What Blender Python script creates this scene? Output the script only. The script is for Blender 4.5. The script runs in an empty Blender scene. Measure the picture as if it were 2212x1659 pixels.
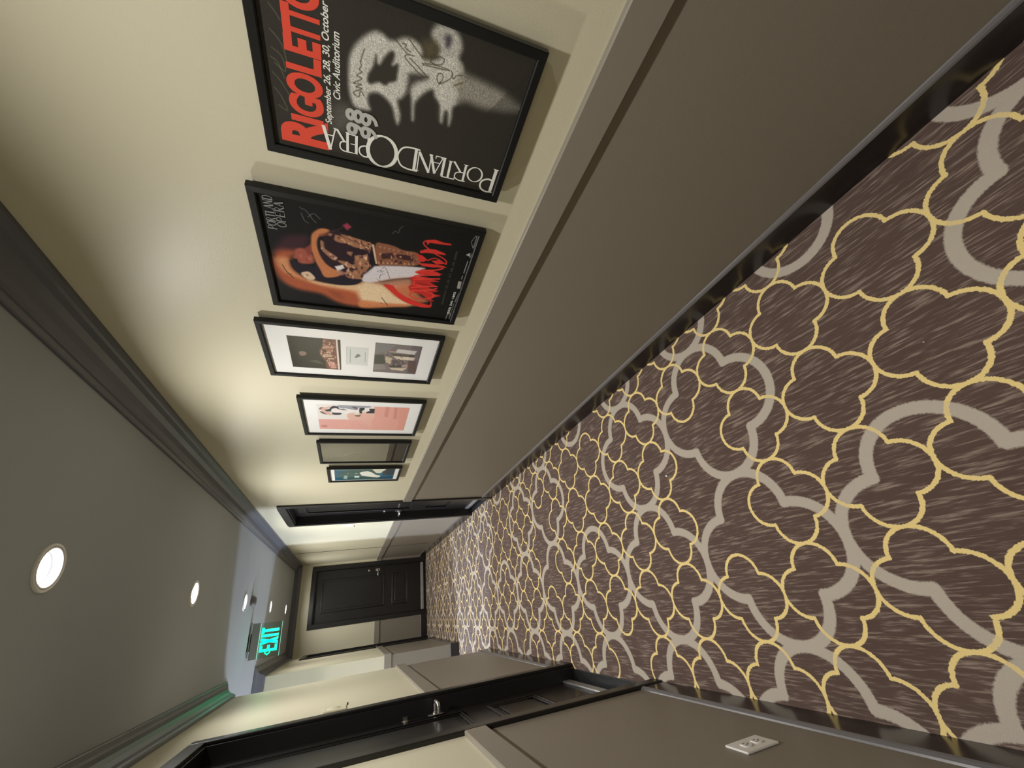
import bpy, bmesh, math, random
import numpy as np
from mathutils import Vector, Matrix

SC = bpy.context.scene
COL = SC.collection
random.seed(4)

# ------------------------------------------------------------------ camera
# phone held upright in the corridor, picture stored on its side: the
# camera is rolled a quarter turn (world "down" runs to the right)
CW, CH, FPX = 2212, 1659, 855.2
R_ = Vector((0.873324, -0.483715, 0.057661))
D_ = Vector((-0.122937, -0.333382, -0.934742))
W_ = Vector((0.471372, 0.809244, -0.350617))
cam_d = bpy.data.cameras.new('camera')
cam = bpy.data.objects.new('camera', cam_d)
COL.objects.link(cam)
cam_d.sensor_fit = 'HORIZONTAL'
cam_d.sensor_width = 36.0
cam_d.lens = FPX * 36.0 / CW
cam_d.clip_start = 0.01
m = Matrix.Identity(4)
for i in range(3):
    m[i][0] = D_[i]; m[i][1] = R_[i]; m[i][2] = -W_[i]
m[2][3] = 1.42
cam.matrix_world = m
SC.camera = cam

# ------------------------------------------------------------------ world, exposure
wd = bpy.data.worlds.new('world'); SC.world = wd; wd.use_nodes = True
wd.node_tree.nodes['Background'].inputs[0].default_value = (0.02, 0.02, 0.022, 1)
wd.node_tree.nodes['Background'].inputs[1].default_value = 1.0
SC.view_settings.view_transform = 'Standard'
SC.view_settings.look = 'None'
SC.view_settings.gamma = 1.0
SC.view_settings.use_curve_mapping = False
SC.view_settings.exposure = 0.12

LAMP_W = 16.5          # ceiling downlights
LAMP_C = (1.0, 0.975, 0.93)
LAMP_X = 0.286
LAMP_Y = [-1.22, 0.36, 1.94, 3.52, 5.11, 6.69, 8.22]
SIDE_E = 105.0           # window of the side passage

# ------------------------------------------------------------------ dimensions (m)
XR, XL = 1.018, -0.450          # walls
YB, YE = -2.6, 9.028            # back and end wall
Y1, Y2 = 4.820, 6.333           # opening to the side passage
XS = -3.6                       # end of the side passage
ZC = 2.397                      # ceiling
RAIL0, RAIL1, RAILD = 0.884, 0.970, 0.017
BASEH, BASED = 0.129, 0.012

# ------------------------------------------------------------------ node helpers
def S2L(c):
    c = c / 255.0
    return c / 12.92 if c <= 0.04045 else ((c + 0.055) / 1.055) ** 2.4
def hexl(h, k=1.0):
    return tuple(S2L(int(h[i:i+2], 16)) * k for i in (0, 2, 4))

class E:
    """arithmetic on shader sockets"""
    nt = None
    def __init__(s, v): s.v = v
    @staticmethod
    def op(o, *a):
        n = E.nt.nodes.new('ShaderNodeMath'); n.operation = o
        for i, x in enumerate(a):
            x = x.v if isinstance(x, E) else x
            if isinstance(x, (int, float)): n.inputs[i].default_value = x
            else: E.nt.links.new(x, n.inputs[i])
        return E(n.outputs[0])
    def __add__(s, o): return E.op('ADD', s, o)
    __radd__ = __add__
    def __sub__(s, o): return E.op('SUBTRACT', s, o)
    def __rsub__(s, o): return E.op('SUBTRACT', o, s)
    def __mul__(s, o): return E.op('MULTIPLY', s, o)
    __rmul__ = __mul__
    def __truediv__(s, o): return E.op('DIVIDE', s, o)
    def lt(s, o): return E.op('LESS_THAN', s, o)
    def gt(s, o): return E.op('GREATER_THAN', s, o)
    def abs(s): return E.op('ABSOLUTE', s)
    def eq(s, o): return E.op('COMPARE', s, o, 0.25)
def hyp(a, b): return E.op('SQRT', a * a + b * b)
def emax(a, b): return E.op('MAXIMUM', a, b)
def emin(a, b): return E.op('MINIMUM', a, b)
def emod(a, b): return E.op('FLOORED_MODULO', a, b)
def ernd(a): return E.op('FLOOR', a + 0.5)
def smooth(x, a, b):
    n = E.nt.nodes.new('ShaderNodeMapRange'); n.interpolation_type = 'SMOOTHSTEP'
    E.nt.links.new(x.v, n.inputs[0]); n.inputs[1].default_value = a; n.inputs[2].default_value = b
    return E(n.outputs[0])

def mat(name, col, rough=0.5, metal=0.0, spec=0.5, bump=0.0, bscale=200.0, var=0.0, vscale=3.0, coat=0.0, emis=None, estr=0.0, croughness=0.05):
    m = bpy.data.materials.new(name); m.use_nodes = True
    nt = m.node_tree; b = nt.nodes['Principled BSDF']
    b.inputs['Base Color'].default_value = (*col, 1)
    b.inputs['Roughness'].default_value = rough
    b.inputs['Metallic'].default_value = metal
    b.inputs['Specular IOR Level'].default_value = spec
    b.inputs['Coat Weight'].default_value = coat
    b.inputs['Coat Roughness'].default_value = croughness
    if emis:
        b.inputs['Emission Color'].default_value = (*emis, 1)
        b.inputs['Emission Strength'].default_value = estr
    tc = nt.nodes.new('ShaderNodeNewGeometry')
    n = nt.nodes.new('ShaderNodeTexNoise'); n.inputs['Scale'].default_value = vscale; n.inputs['Detail'].default_value = 4
    nt.links.new(tc.outputs['Position'], n.inputs['Vector'])
    if var > 0:
        r = nt.nodes.new('ShaderNodeMapRange')
        nt.links.new(n.outputs['Fac'], r.inputs[0]); r.inputs[3].default_value = 1 - var; r.inputs[4].default_value = 1 + var
        mx = nt.nodes.new('ShaderNodeVectorMath'); mx.operation = 'SCALE'
        mx.inputs[0].default_value = col
        nt.links.new(r.outputs[0], mx.inputs['Scale'])
        nt.links.new(mx.outputs[0], b.inputs['Base Color'])
    if bump > 0:
        n2 = nt.nodes.new('ShaderNodeTexNoise'); n2.inputs['Scale'].default_value = bscale; n2.inputs['Detail'].default_value = 3
        nt.links.new(tc.outputs['Position'], n2.inputs['Vector'])
        bp = nt.nodes.new('ShaderNodeBump'); bp.inputs['Strength'].default_value = bump; bp.inputs['Distance'].default_value = 0.002
        nt.links.new(n2.outputs['Fac'], bp.inputs['Height']); nt.links.new(bp.outputs[0], b.inputs['Normal'])
    return m

def carpet_mat():
    m = bpy.data.materials.new('patterned_carpet'); m.use_nodes = True
    nt = m.node_tree; E.nt = nt; b = nt.nodes['Principled BSDF']
    g = nt.nodes.new('ShaderNodeNewGeometry'); sp = nt.nodes.new('ShaderNodeSeparateXYZ')
    nt.links.new(g.outputs['Position'], sp.inputs[0])
    X, Y = E(sp.outputs[0]), E(sp.outputs[1])
    def noise(sx, sy, sc, det=2.0, rough=0.5):
        cb = nt.nodes.new('ShaderNodeCombineXYZ')
        nt.links.new((X * sx).v, cb.inputs[0]); nt.links.new((Y * sy).v, cb.inputs[1])
        n = nt.nodes.new('ShaderNodeTexNoise'); n.inputs['Scale'].default_value = sc; n.inputs['Detail'].default_value = det
        n.inputs['Roughness'].default_value = rough
        nt.links.new(cb.outputs[0], n.inputs['Vector']); return n
    nz = noise(1, 1, 170.0); sn = nt.nodes.new('ShaderNodeSeparateColor'); nt.links.new(nz.outputs['Color'], sn.inputs[0])
    wx = (E(sn.outputs[0]) - 0.5) * 0.0075; wy = (E(sn.outputs[1]) - 0.5) * 0.0075
    Xw, Yw = X + wx, Y + wy
    def quatre(u, v, miss, partner, hw):
        iu, iv = ernd(u), ernd(v)
        fu, fv = u - iu, v - iv
        au, av = fu.abs(), fv.abs()
        A, Bm = emax(au, av), emin(au, av)
        d1 = (hyp(A - 0.25, Bm) - 0.25).abs()
        d2 = hyp(A - 0.25, Bm - 0.25)
        s = A.lt(0.25)
        d = d1 + (d2 - d1) * s
        ms, ex = miss(iu, iv, fu, au, av)
        dm = (hyp(0.75 - A, Bm) - 0.25).abs() + ex * 9.0
        d = d + (dm - d) * ms
        return 1.0 - smooth(d, hw * 0.82, hw * 1.18)
    def miss_y(iu, iv, fu, au, av):
        mi, mj = emod(iu, 6.0), emod(iv, 6.0)
        a = mj.eq(0.0) * (mi.eq(1.0) + mi.eq(2.0)); c = mj.eq(3.0) * (mi.eq(4.0) + mi.eq(5.0))
        first = emod(mi, 3.0).eq(1.0)
        ex = au.gt(av) * (first * fu.gt(0.0) + (1.0 - first) * fu.lt(0.0))
        return a + c, ex
    def miss_g(iu, iv, fu, au, av):
        return emod(iu, 3.0).eq(1.0) * emod(iv, 3.0).eq(2.0), iu * 0.0
    yl = quatre((Xw - 0.769) / 0.292, (Yw - 0.4215) / 0.295, miss_y, True, 0.0195)
    gr = quatre((Xw - 0.031) / 0.5855, (Yw - 1.167) / 0.5885, miss_g, False, 0.0300)
    st = noise(115.0, 9.0, 1.0, 3.0, 0.55); st2 = noise(330.0, 22.0, 1.0, 2.0, 0.5); big = noise(1.0, 1.0, 5.0, 2.0); fine = noise(1, 1, 900.0, 2.0)
    t = smooth(E(st.outputs['Fac']) * 0.72 + E(st2.outputs['Fac']) * 0.28, 0.48, 0.68)
    def mixc(f, a, c):
        n = nt.nodes.new('ShaderNodeMix'); n.data_type = 'RGBA'
        nt.links.new(f.v, n.inputs[0])
        for k, x in ((6, a), (7, c)):
            if isinstance(x, tuple): n.inputs[k].default_value = (*x, 1)
            else: nt.links.new(x, n.inputs[k])
        return n.outputs[2]
    c0 = mixc(E(big.outputs['Fac']), CARPET[0], CARPET[1])
    c1 = mixc(t * 0.95, c0, CARPET[2])
    c2 = mixc(gr, c1, CARPET[3])
    c3 = mixc(yl * (1.0 - 0.22 * gr), c2, CARPET[4])
    vm = nt.nodes.new('ShaderNodeVectorMath'); vm.operation = 'SCALE'
    nt.links.new(c3, vm.inputs[0]); nt.links.new((E(fine.outputs['Fac']) * 0.7 + 0.65).v, vm.inputs['Scale'])
    nt.links.new(vm.outputs[0], b.inputs['Base Color'])
    b.inputs['Roughness'].default_value = 0.95; b.inputs['Specular IOR Level'].default_value = 0.1
    b.inputs['Sheen Weight'].default_value = 0.15
    bp = nt.nodes.new('ShaderNodeBump'); bp.inputs['Strength'].default_value = 0.5; bp.inputs['Distance'].default_value = 0.002
    nt.links.new(fine.outputs['Fac'], bp.inputs['Height']); nt.links.new(bp.outputs[0], b.inputs['Normal'])
    return m

CARPET = (hexl('53423C'), hexl('614F48'), hexl('968478'), hexl('B9AEA0'), hexl('EBD28E', 1.03))

M = {}
M['cream'] = mat('cream_paint', (0.60, 0.56, 0.42), rough=0.42, spec=0.32, bump=0.12, bscale=260, var=0.03, vscale=1.4)
M['taupe'] = mat('taupe_paint', (0.215, 0.187, 0.148), rough=0.45, spec=0.4, bump=0.10, bscale=260, var=0.04, vscale=1.5)
M['rail'] = mat('taupe_rail_paint', (0.235, 0.207, 0.168), rough=0.42, spec=0.45)
M['ceil'] = mat('ceiling_paint', (0.37, 0.39, 0.41), rough=0.9, spec=0.15, bump=0.15, bscale=300)
M['crown'] = mat('espresso_crown', (0.110, 0.114, 0.135), rough=0.32, spec=0.5, var=0.15, vscale=6)
M['cap'] = mat('baseboard_cap', (0.13, 0.12, 0.12), rough=0.28)
M['base'] = mat('black_baseboard', (0.018, 0.015, 0.014), rough=0.24, spec=0.5)
M['door'] = mat('espresso_door', (0.010, 0.0085, 0.0085), rough=0.30, spec=0.5, var=0.15, vscale=7)
M['casing'] = mat('espresso_casing', (0.009, 0.008, 0.008), rough=0.34, spec=0.5)
M['steel'] = mat('brushed_steel', (0.62, 0.60, 0.57), rough=0.28, metal=1.0)
M['darksteel'] = mat('dark_lock_steel', (0.05, 0.05, 0.052), rough=0.25, metal=0.9)
M['sweep'] = mat('aluminium_sweep', (0.55, 0.55, 0.56), rough=0.35, metal=0.85)
M['white'] = mat('white_plastic', (0.72, 0.70, 0.66), rough=0.3)
M['slot'] = mat('dark_slot', (0.03, 0.028, 0.025), rough=0.6)
M['frame'] = mat('black_frame_lacquer', (0.006, 0.006, 0.006), rough=0.4, spec=0.3)
M['mat'] = mat('white_mount_board', (0.86, 0.86, 0.85), rough=0.8, spec=0.2)
M['print5'] = mat('dark_print', (0.030, 0.030, 0.028), rough=0.5)
M['trimwhite'] = mat('white_enamel', (0.75, 0.74, 0.72), rough=0.3)
M['reflector'] = mat('satin_reflector', (0.30, 0.30, 0.31), rough=0.35, metal=0.6)
M['detector'] = mat('grey_detector', (0.10, 0.09, 0.08), rough=0.5)
M['housing'] = mat('grey_sign_housing', (0.30, 0.31, 0.29), rough=0.35, metal=0.3)
M['black'] = mat('black_plastic', (0.01, 0.011, 0.012), rough=0.4)
M['green'] = mat('green_sign_glow', (0.0, 0.3, 0.2), rough=0.5, emis=(0.0, 2.3, 0.80), estr=1.0)
M['paper'] = mat('paper_scrap', (0.8, 0.8, 0.78), rough=0.8)

def emit_mat(name, col, s):
    m = bpy.data.materials.new(name); m.use_nodes = True
    nt = m.node_tree; nt.nodes.clear()
    e = nt.nodes.new('ShaderNodeEmission'); o = nt.nodes.new('ShaderNodeOutputMaterial')
    e.inputs[0].default_value = (*col, 1); e.inputs[1].default_value = s
    nt.links.new(e.outputs[0], o.inputs[0]); return m
M['lamp'] = emit_mat('lamp_glow', (0.95, 0.98, 1.0), 30.0)
M['sky'] = emit_mat('daylight_pane', (0.70, 0.80, 1.0), SIDE_E)
def glass_mat(name, tint=(1, 1, 1), refl=1.0):
    m = bpy.data.materials.new(name); m.use_nodes = True
    nt = m.node_tree; nt.nodes.clear()
    o = nt.nodes.new('ShaderNodeOutputMaterial'); mx = nt.nodes.new('ShaderNodeMixShader')
    t = nt.nodes.new('ShaderNodeBsdfTransparent'); t.inputs[0].default_value = (*tint, 1)
    g = nt.nodes.new('ShaderNodeBsdfGlossy'); g.inputs['Roughness'].default_value = 0.02
    f = nt.nodes.new('ShaderNodeFresnel'); f.inputs[0].default_value = 1.5
    k = nt.nodes.new('ShaderNodeMath'); k.operation = 'MULTIPLY'; k.inputs[1].default_value = refl
    nt.links.new(f.outputs[0], k.inputs[0]); nt.links.new(k.outputs[0], mx.inputs[0])
    nt.links.new(t.outputs[0], mx.inputs[1]); nt.links.new(g.outputs[0], mx.inputs[2]); nt.links.new(mx.outputs[0], o.inputs[0])
    return m
M['glass'] = glass_mat('picture_glass', refl=0.15)
M['plexi'] = glass_mat('wavy_acrylic_glazing', refl=3.0)
M['acrylic'] = glass_mat('clear_acrylic', (0.80, 0.90, 0.86), 1.0)
M['greenedge'] = emit_mat('acrylic_edge_glow', (0.35, 0.95, 0.75), 0.9)
def paint_mat():
    m = bpy.data.materials.new('printed_paper'); m.use_nodes = True
    nt = m.node_tree; b = nt.nodes['Principled BSDF']
    a = nt.nodes.new('ShaderNodeVertexColor'); a.layer_name = 'ink'
    nt.links.new(a.outputs[0], b.inputs['Base Color']); b.inputs['Roughness'].default_value = 0.7; b.inputs['Specular IOR Level'].default_value = 0.2
    return m
M['ink'] = paint_mat()

# ------------------------------------------------------------------ geometry helpers
class MB:
    def __init__(s): s.v = []; s.f = []; s.mi = []
    def add(s, vs, fs, mi=0):
        o = len(s.v); s.v += [tuple(v) for v in vs]
        for f in fs: s.f.append(tuple(o + i for i in f)); s.mi.append(mi)
    def box(s, x0, x1, y0, y1, z0, z1, mi=0):
        x0, x1 = sorted((x0, x1)); y0, y1 = sorted((y0, y1)); z0, z1 = sorted((z0, z1))
        s.add([(x0, y0, z0), (x1, y0, z0), (x1, y1, z0), (x0, y1, z0), (x0, y0, z1), (x1, y0, z1), (x1, y1, z1), (x0, y1, z1)],
              [(0, 3, 2, 1), (4, 5, 6, 7), (0, 1, 5, 4), (1, 2, 6, 5), (2, 3, 7, 6), (3, 0, 4, 7)], mi)
    def sweep(s, path, prof, closed=False, up=Vector((0, 0, 1)), side=1.0, mi=0):
        """profile (out, z) carried along a horizontal path with mitred corners; 'out' is to the side of travel"""
        P = [Vector(p) for p in path]; n = len(P); rings = []
        for i in range(n):
            t0 = (P[i] - P[i-1]).normalized() if (i > 0 or closed) else None
            t1 = (P[(i+1) % n] - P[i]).normalized() if (i < n-1 or closed) else None
            if t0 is None: t0 = t1
            if t1 is None: t1 = t0
            n0 = t0.cross(up) * side; n1 = t1.cross(up) * side
            b = (n0 + n1); b = b / (1 + n0.dot(n1)) if (1 + n0.dot(n1)) > 1e-6 else n0
            rings.append([P[i] + b * o + up * z for o, z in prof])
        k = len(prof); vs = [v for r in rings for v in r]; fs = []
        for i in range(n if closed else n - 1):
            for j in range(k):
                a = i * k + j; b2 = i * k + (j+1) % k; c = ((i+1) % n) * k + (j+1) % k; d = ((i+1) % n) * k + j
                fs.append((a, b2, c, d))
        if not closed:
            fs.append(tuple(range(k))[::-1]); fs.append(tuple((n-1) * k + j for j in range(k)))
        s.add(vs, fs, mi)
    def lathe(s, c, prof, axis='z', seg=40, mi=0):
        c = Vector(c); vs = []; k = len(prof)
        for i in range(seg):
            t = 2 * math.pi * i / seg
            for r, h in prof:
                if axis == 'z': vs.append(c + Vector((r * math.cos(t), r * math.sin(t), h)))
                elif axis == 'x': vs.append(c + Vector((h, r * math.cos(t), r * math.sin(t))))
                else: vs.append(c + Vector((r * math.cos(t), h, r * math.sin(t))))
        fs = []
        for i in range(seg):
            for j in range(k - 1):
                a = i * k + j; b = ((i+1) % seg) * k + j
                fs.append((a, b, b + 1, a + 1))
        s.add(vs, fs, mi)
    def tube(s, pts, r, seg=12):
        P = [Vector(p) for p in pts]; vs = []; n = len(P)
        for i in range(n):
            t = (P[min(i+1, n-1)] - P[max(i-1, 0)]).normalized()
            a = t.cross(Vector((0.31, 0.17, 0.94))).normalized(); b = t.cross(a)
            rr = r[i] if isinstance(r, (list, tuple)) else r
            for k in range(seg):
                q = 2 * math.pi * k / seg; vs.append(P[i] + a * math.cos(q) * rr + b * math.sin(q) * rr)
        fs = [(i*seg + k, i*seg + (k+1) % seg, (i+1)*seg + (k+1) % seg, (i+1)*seg + k) for i in range(n-1) for k in range(seg)]
        fs += [tuple(range(seg))[::-1], tuple((n-1)*seg + k for k in range(seg))]
        s.add(vs, fs)
    def build(s, name, mats, parent=None, bevel=0.0, smooth=False, bseg=2):
        off = Vector((0, 0, 0)); p = parent
        while p is not None: off += p.location; p = p.parent
        me = bpy.data.meshes.new(name)
        me.from_pydata([tuple(Vector(v) - off) for v in s.v], [], s.f); me.update()
        for mm in (mats if isinstance(mats, list) else [mats]): me.materials.append(mm)
        me.polygons.foreach_set('material_index', s.mi)
        bm = bmesh.new(); bm.from_mesh(me); bmesh.ops.remove_doubles(bm, verts=bm.verts, dist=1e-6)
        bmesh.ops.recalc_face_normals(bm, faces=bm.faces); bm.to_mesh(me); bm.free()
        ob = bpy.data.objects.new(name, me); COL.objects.link(ob)
        if parent is not None: ob.parent = parent
        if bevel > 0:
            md = ob.modifiers.new('bevel', 'BEVEL'); md.width = bevel; md.segments = bseg; md.limit_method = 'ANGLE'; md.angle_limit = math.radians(40)
        if smooth:
            for pl in me.polygons: pl.use_smooth = True
            if bevel == 0:
                try: me.set_sharp_from_angle(angle=math.radians(40))
                except Exception: pass
        return ob

def tag(o, label=None, cat=None, group=None, kind=None):
    if label: o['label'] = label
    if cat: o['category'] = cat
    if group: o['group'] = group
    if kind: o['kind'] = kind
    return o
def empty(name, loc):
    o = bpy.data.objects.new(name, None); COL.objects.link(o); o.location = loc; o.empty_display_size = 0.1
    return o
def copy_tree(o, parent=None):
    c = o.copy(); COL.objects.link(c); c.parent = parent
    for ch in [x for x in bpy.data.objects if x.parent == o]: copy_tree(ch, c)
    return c

# ================================================================== the setting
# door openings
DR = (4.330, 5.163, 2.050)      # right wall
DL = (2.045, 2.930, 2.050)      # left wall, near
DF = (8.220, 8.960, 2.050)      # left wall, far
DE = (0.000, 0.906, 2.050)      # end wall (x range)
T = 0.14
DEEP = 0.16

b = MB(); b.box(XS - 0.2, XR + 0.25, YB - 0.1, YE + 0.3, -0.05, 0.0)
b.build('floor', carpet_mat())['kind'] = 'structure'
b = MB(); b.box(XS - 0.2, XR + 0.25, YB - 0.1, YE + 0.3, ZC, ZC + 0.06)
ceiling = b.build('ceiling', M['ceil']); ceiling['kind'] = 'structure'
# holes for the recessed downlights are cut below, where the lamps are made

ZW = 0.93                        # colour change behind the chair rail
def wall_seg(b, x0, x1, y0, y1, z0=0.0, z1=ZC):
    if z0 < ZW: b.box(x0, x1, y0, y1, z0, min(ZW, z1), 1)
    if z1 > ZW: b.box(x0, x1, y0, y1, max(ZW, z0), z1, 0)
CW2 = [M['cream'], M['taupe']]
b = MB(); wall_seg(b, XR, XR + T, YB, DR[0]); wall_seg(b, XR, XR + T, DR[1], YE); wall_seg(b, XR, XR + T, DR[0], DR[1], DR[2])
b.build('wall_right', CW2)['kind'] = 'structure'
b = MB(); wall_seg(b, XL - T, XL, YB, DL[0]); wall_seg(b, XL - T, XL, DL[1], Y1); wall_seg(b, XL - T, XL, DL[0], DL[1], DL[2])
wall_seg(b, XS, XL - T, Y1 - T, Y1)
b.build('wall_left', CW2)['kind'] = 'structure'
b = MB(); wall_seg(b, XL - T, XL, Y2, DF[0]); wall_seg(b, XL - T, XL, DF[1], YE); wall_seg(b, XL - T, XL, DF[0], DF[1], DF[2])
wall_seg(b, XS, XL - T, Y2, Y2 + T)
b.build('wall_left_far', CW2)['kind'] = 'structure'
b = MB(); wall_seg(b, XL - T, DE[0], YE, YE + T); wall_seg(b, DE[1], XR + T, YE, YE + T); wall_seg(b, DE[0], DE[1], YE, YE + T, DE[2])
b.build('wall_end', CW2)['kind'] = 'structure'
b = MB(); wall_seg(b, XL - T, XR + T, YB - T, YB); b.build('wall_back', CW2)['kind'] = 'structure'
# side passage end wall around the window
WY0, WY1, WZ0, WZ1 = 5.62, 6.10, 0.55, 2.05
b = MB(); wall_seg(b, XS - T, XS, Y1 - T, WY0); wall_seg(b, XS - T, XS, WY1, Y2 + T); wall_seg(b, XS - T, XS, WY0, WY1, 0, WZ0); wall_seg(b, XS - T, XS, WY0, WY1, WZ1, ZC)
b.build('wall_passage', CW2)['kind'] = 'structure'
w = empty('window_1', (XS, (WY0 + WY1) / 2, WZ0)); w['kind'] = 'structure'
b = MB(); b.box(XS - 0.08, XS - 0.07, WY0, WY1, WZ0, WZ1); b.build('window_pane', M['sky'], w)
b = MB()
for a in ((WY0, WY0 + 0.03, WZ0, WZ1), (WY1 - 0.03, WY1, WZ0, WZ1), (WY0, WY1, WZ0, WZ0 + 0.03), (WY0, WY1, WZ1 - 0.03, WZ1)): b.box(XS - 0.06, XS - 0.02, *a)
b.build('window_frame', M['casing'], w, bevel=0.002)

# ---- chair rails, baseboards, crown
def rail(name, runs):
    b = MB()
    pr = [(0.0, RAIL0), (RAILD, RAIL0), (RAILD, RAIL1 - 0.004), (RAILD - 0.003, RAIL1), (0.0, RAIL1)]
    for p in runs: b.sweep(p, pr)
    o = b.build(name, M['rail']); o['kind'] = 'structure'; return o
def basebd(name, runs):
    b = MB()
    pr = [(0.0, 0.0), (BASED, 0.0), (BASED, BASEH - 0.010), (BASED - 0.007, BASEH - 0.001), (0.0, BASEH)]
    for p in runs: b.sweep(p, pr)
    o = b.build(name, M['base']); o['kind'] = 'structure'; return o
def runs_mesh(name, prof, runs, material):
    b = MB()
    for p in runs:
        b.sweep(p, prof)
        if 'baseboard' in name: b.sweep(p, CAPP, mi=1)
    o = b.build(name, [material, M['cap']] if 'baseboard' in name else material); o['kind'] = 'structure'; return o
# travel clockwise (seen from above) so the profile grows into the corridor
CW_ = 0.063
R_NEAR = [(XR, DR[0] - CW_, 0), (XR, YB, 0)]
R_FAR = [(XR, YE, 0), (XR, DR[1] + CW_, 0)]
E_R = [(DE[1] + 0.066, YE, 0), (XR, YE, 0), (XR, DR[1] + CW_, 0)]
L_NEAR = [(XL, YB, 0), (XL, DL[0] - CW_, 0)]
L_MID = [(XL, DL[1] + CW_, 0), (XL, Y1, 0), (XS, Y1, 0)]
L_FAR = [(XS, Y2, 0), (XL, Y2, 0), (XL, DF[0] - CW_, 0)]
E_L = [(XL, YE, 0), (DE[0] - 0.066, YE, 0)]
B_ = [(XR, YB, 0), (XL, YB, 0)]
RAILP = [(0.0, RAIL0), (RAILD, RAIL0), (RAILD, RAIL1 - 0.004), (RAILD - 0.003, RAIL1), (0.0, RAIL1)]
BASEP = [(0.0, 0.0), (BASED, 0.0), (BASED, BASEH - 0.0165), (0.0, BASEH - 0.0165)]
CAPP = [(0.0, BASEH - 0.0165), (BASED, BASEH - 0.0165), (BASED + 0.0015, BASEH - 0.014), (BASED - 0.001, BASEH - 0.008), (BASED - 0.007, BASEH - 0.002), (0.0, BASEH)]
for nm, pr, mt in (('trim', RAILP, M['rail']), ('baseboard', BASEP, M['base'])):
    runs_mesh('trim_1' if nm == 'trim' else 'baseboard_right', pr, [R_NEAR, E_R], mt)
    runs_mesh('trim_2' if nm == 'trim' else 'baseboard_left', pr, [L_NEAR, L_MID], mt)
    runs_mesh('trim_3' if nm == 'trim' else 'baseboard_left_far', pr, [L_FAR], mt)
    runs_mesh('trim_4' if nm == 'trim' else 'baseboard_end', pr, [E_L], mt)
    runs_mesh('trim_5' if nm == 'trim' else 'baseboard_back', pr, [B_], mt)
q, p = 0.107, 0.113
CROWN = [(0.0, -q), (0.014, -q), (0.018, -q + 0.012), (0.024, -q + 0.020), (0.030, -q + 0.040), (0.044, -q + 0.060), (0.062, -q + 0.074), (0.080, -q + 0.081),
         (0.092, -q + 0.083), (0.094, -q + 0.090), (p - 0.004, -0.013), (p, -0.010), (p, 0.0), (0.0, 0.0)]
CROWN = [(o, z + ZC) for o, z in CROWN]
runs_mesh('trim_6', CROWN, [[(XL, YB, 0), (XL, Y1, 0), (XS, Y1, 0)]], M['crown'])
runs_mesh('trim_7', CROWN, [[(XS, Y2, 0), (XL, Y2, 0), (XL, YE, 0), (XR, YE, 0), (XR, YB, 0)]], M['crown'])
b = MB(); b.box(XR - 0.003, XR, 7.450, 7.468, 0.20, 0.878); b.box(XR - RAILD - 0.002, XR, 7.450, 7.468, 0.878, 0.975); b.box(XR - 0.003, XR, 7.450, 7.468, 0.975, ZC - 0.105)
b.build('trim_8', mat('dark_expansion_joint', (0.05, 0.035, 0.02), rough=0.6))['kind'] = 'structure'

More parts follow.
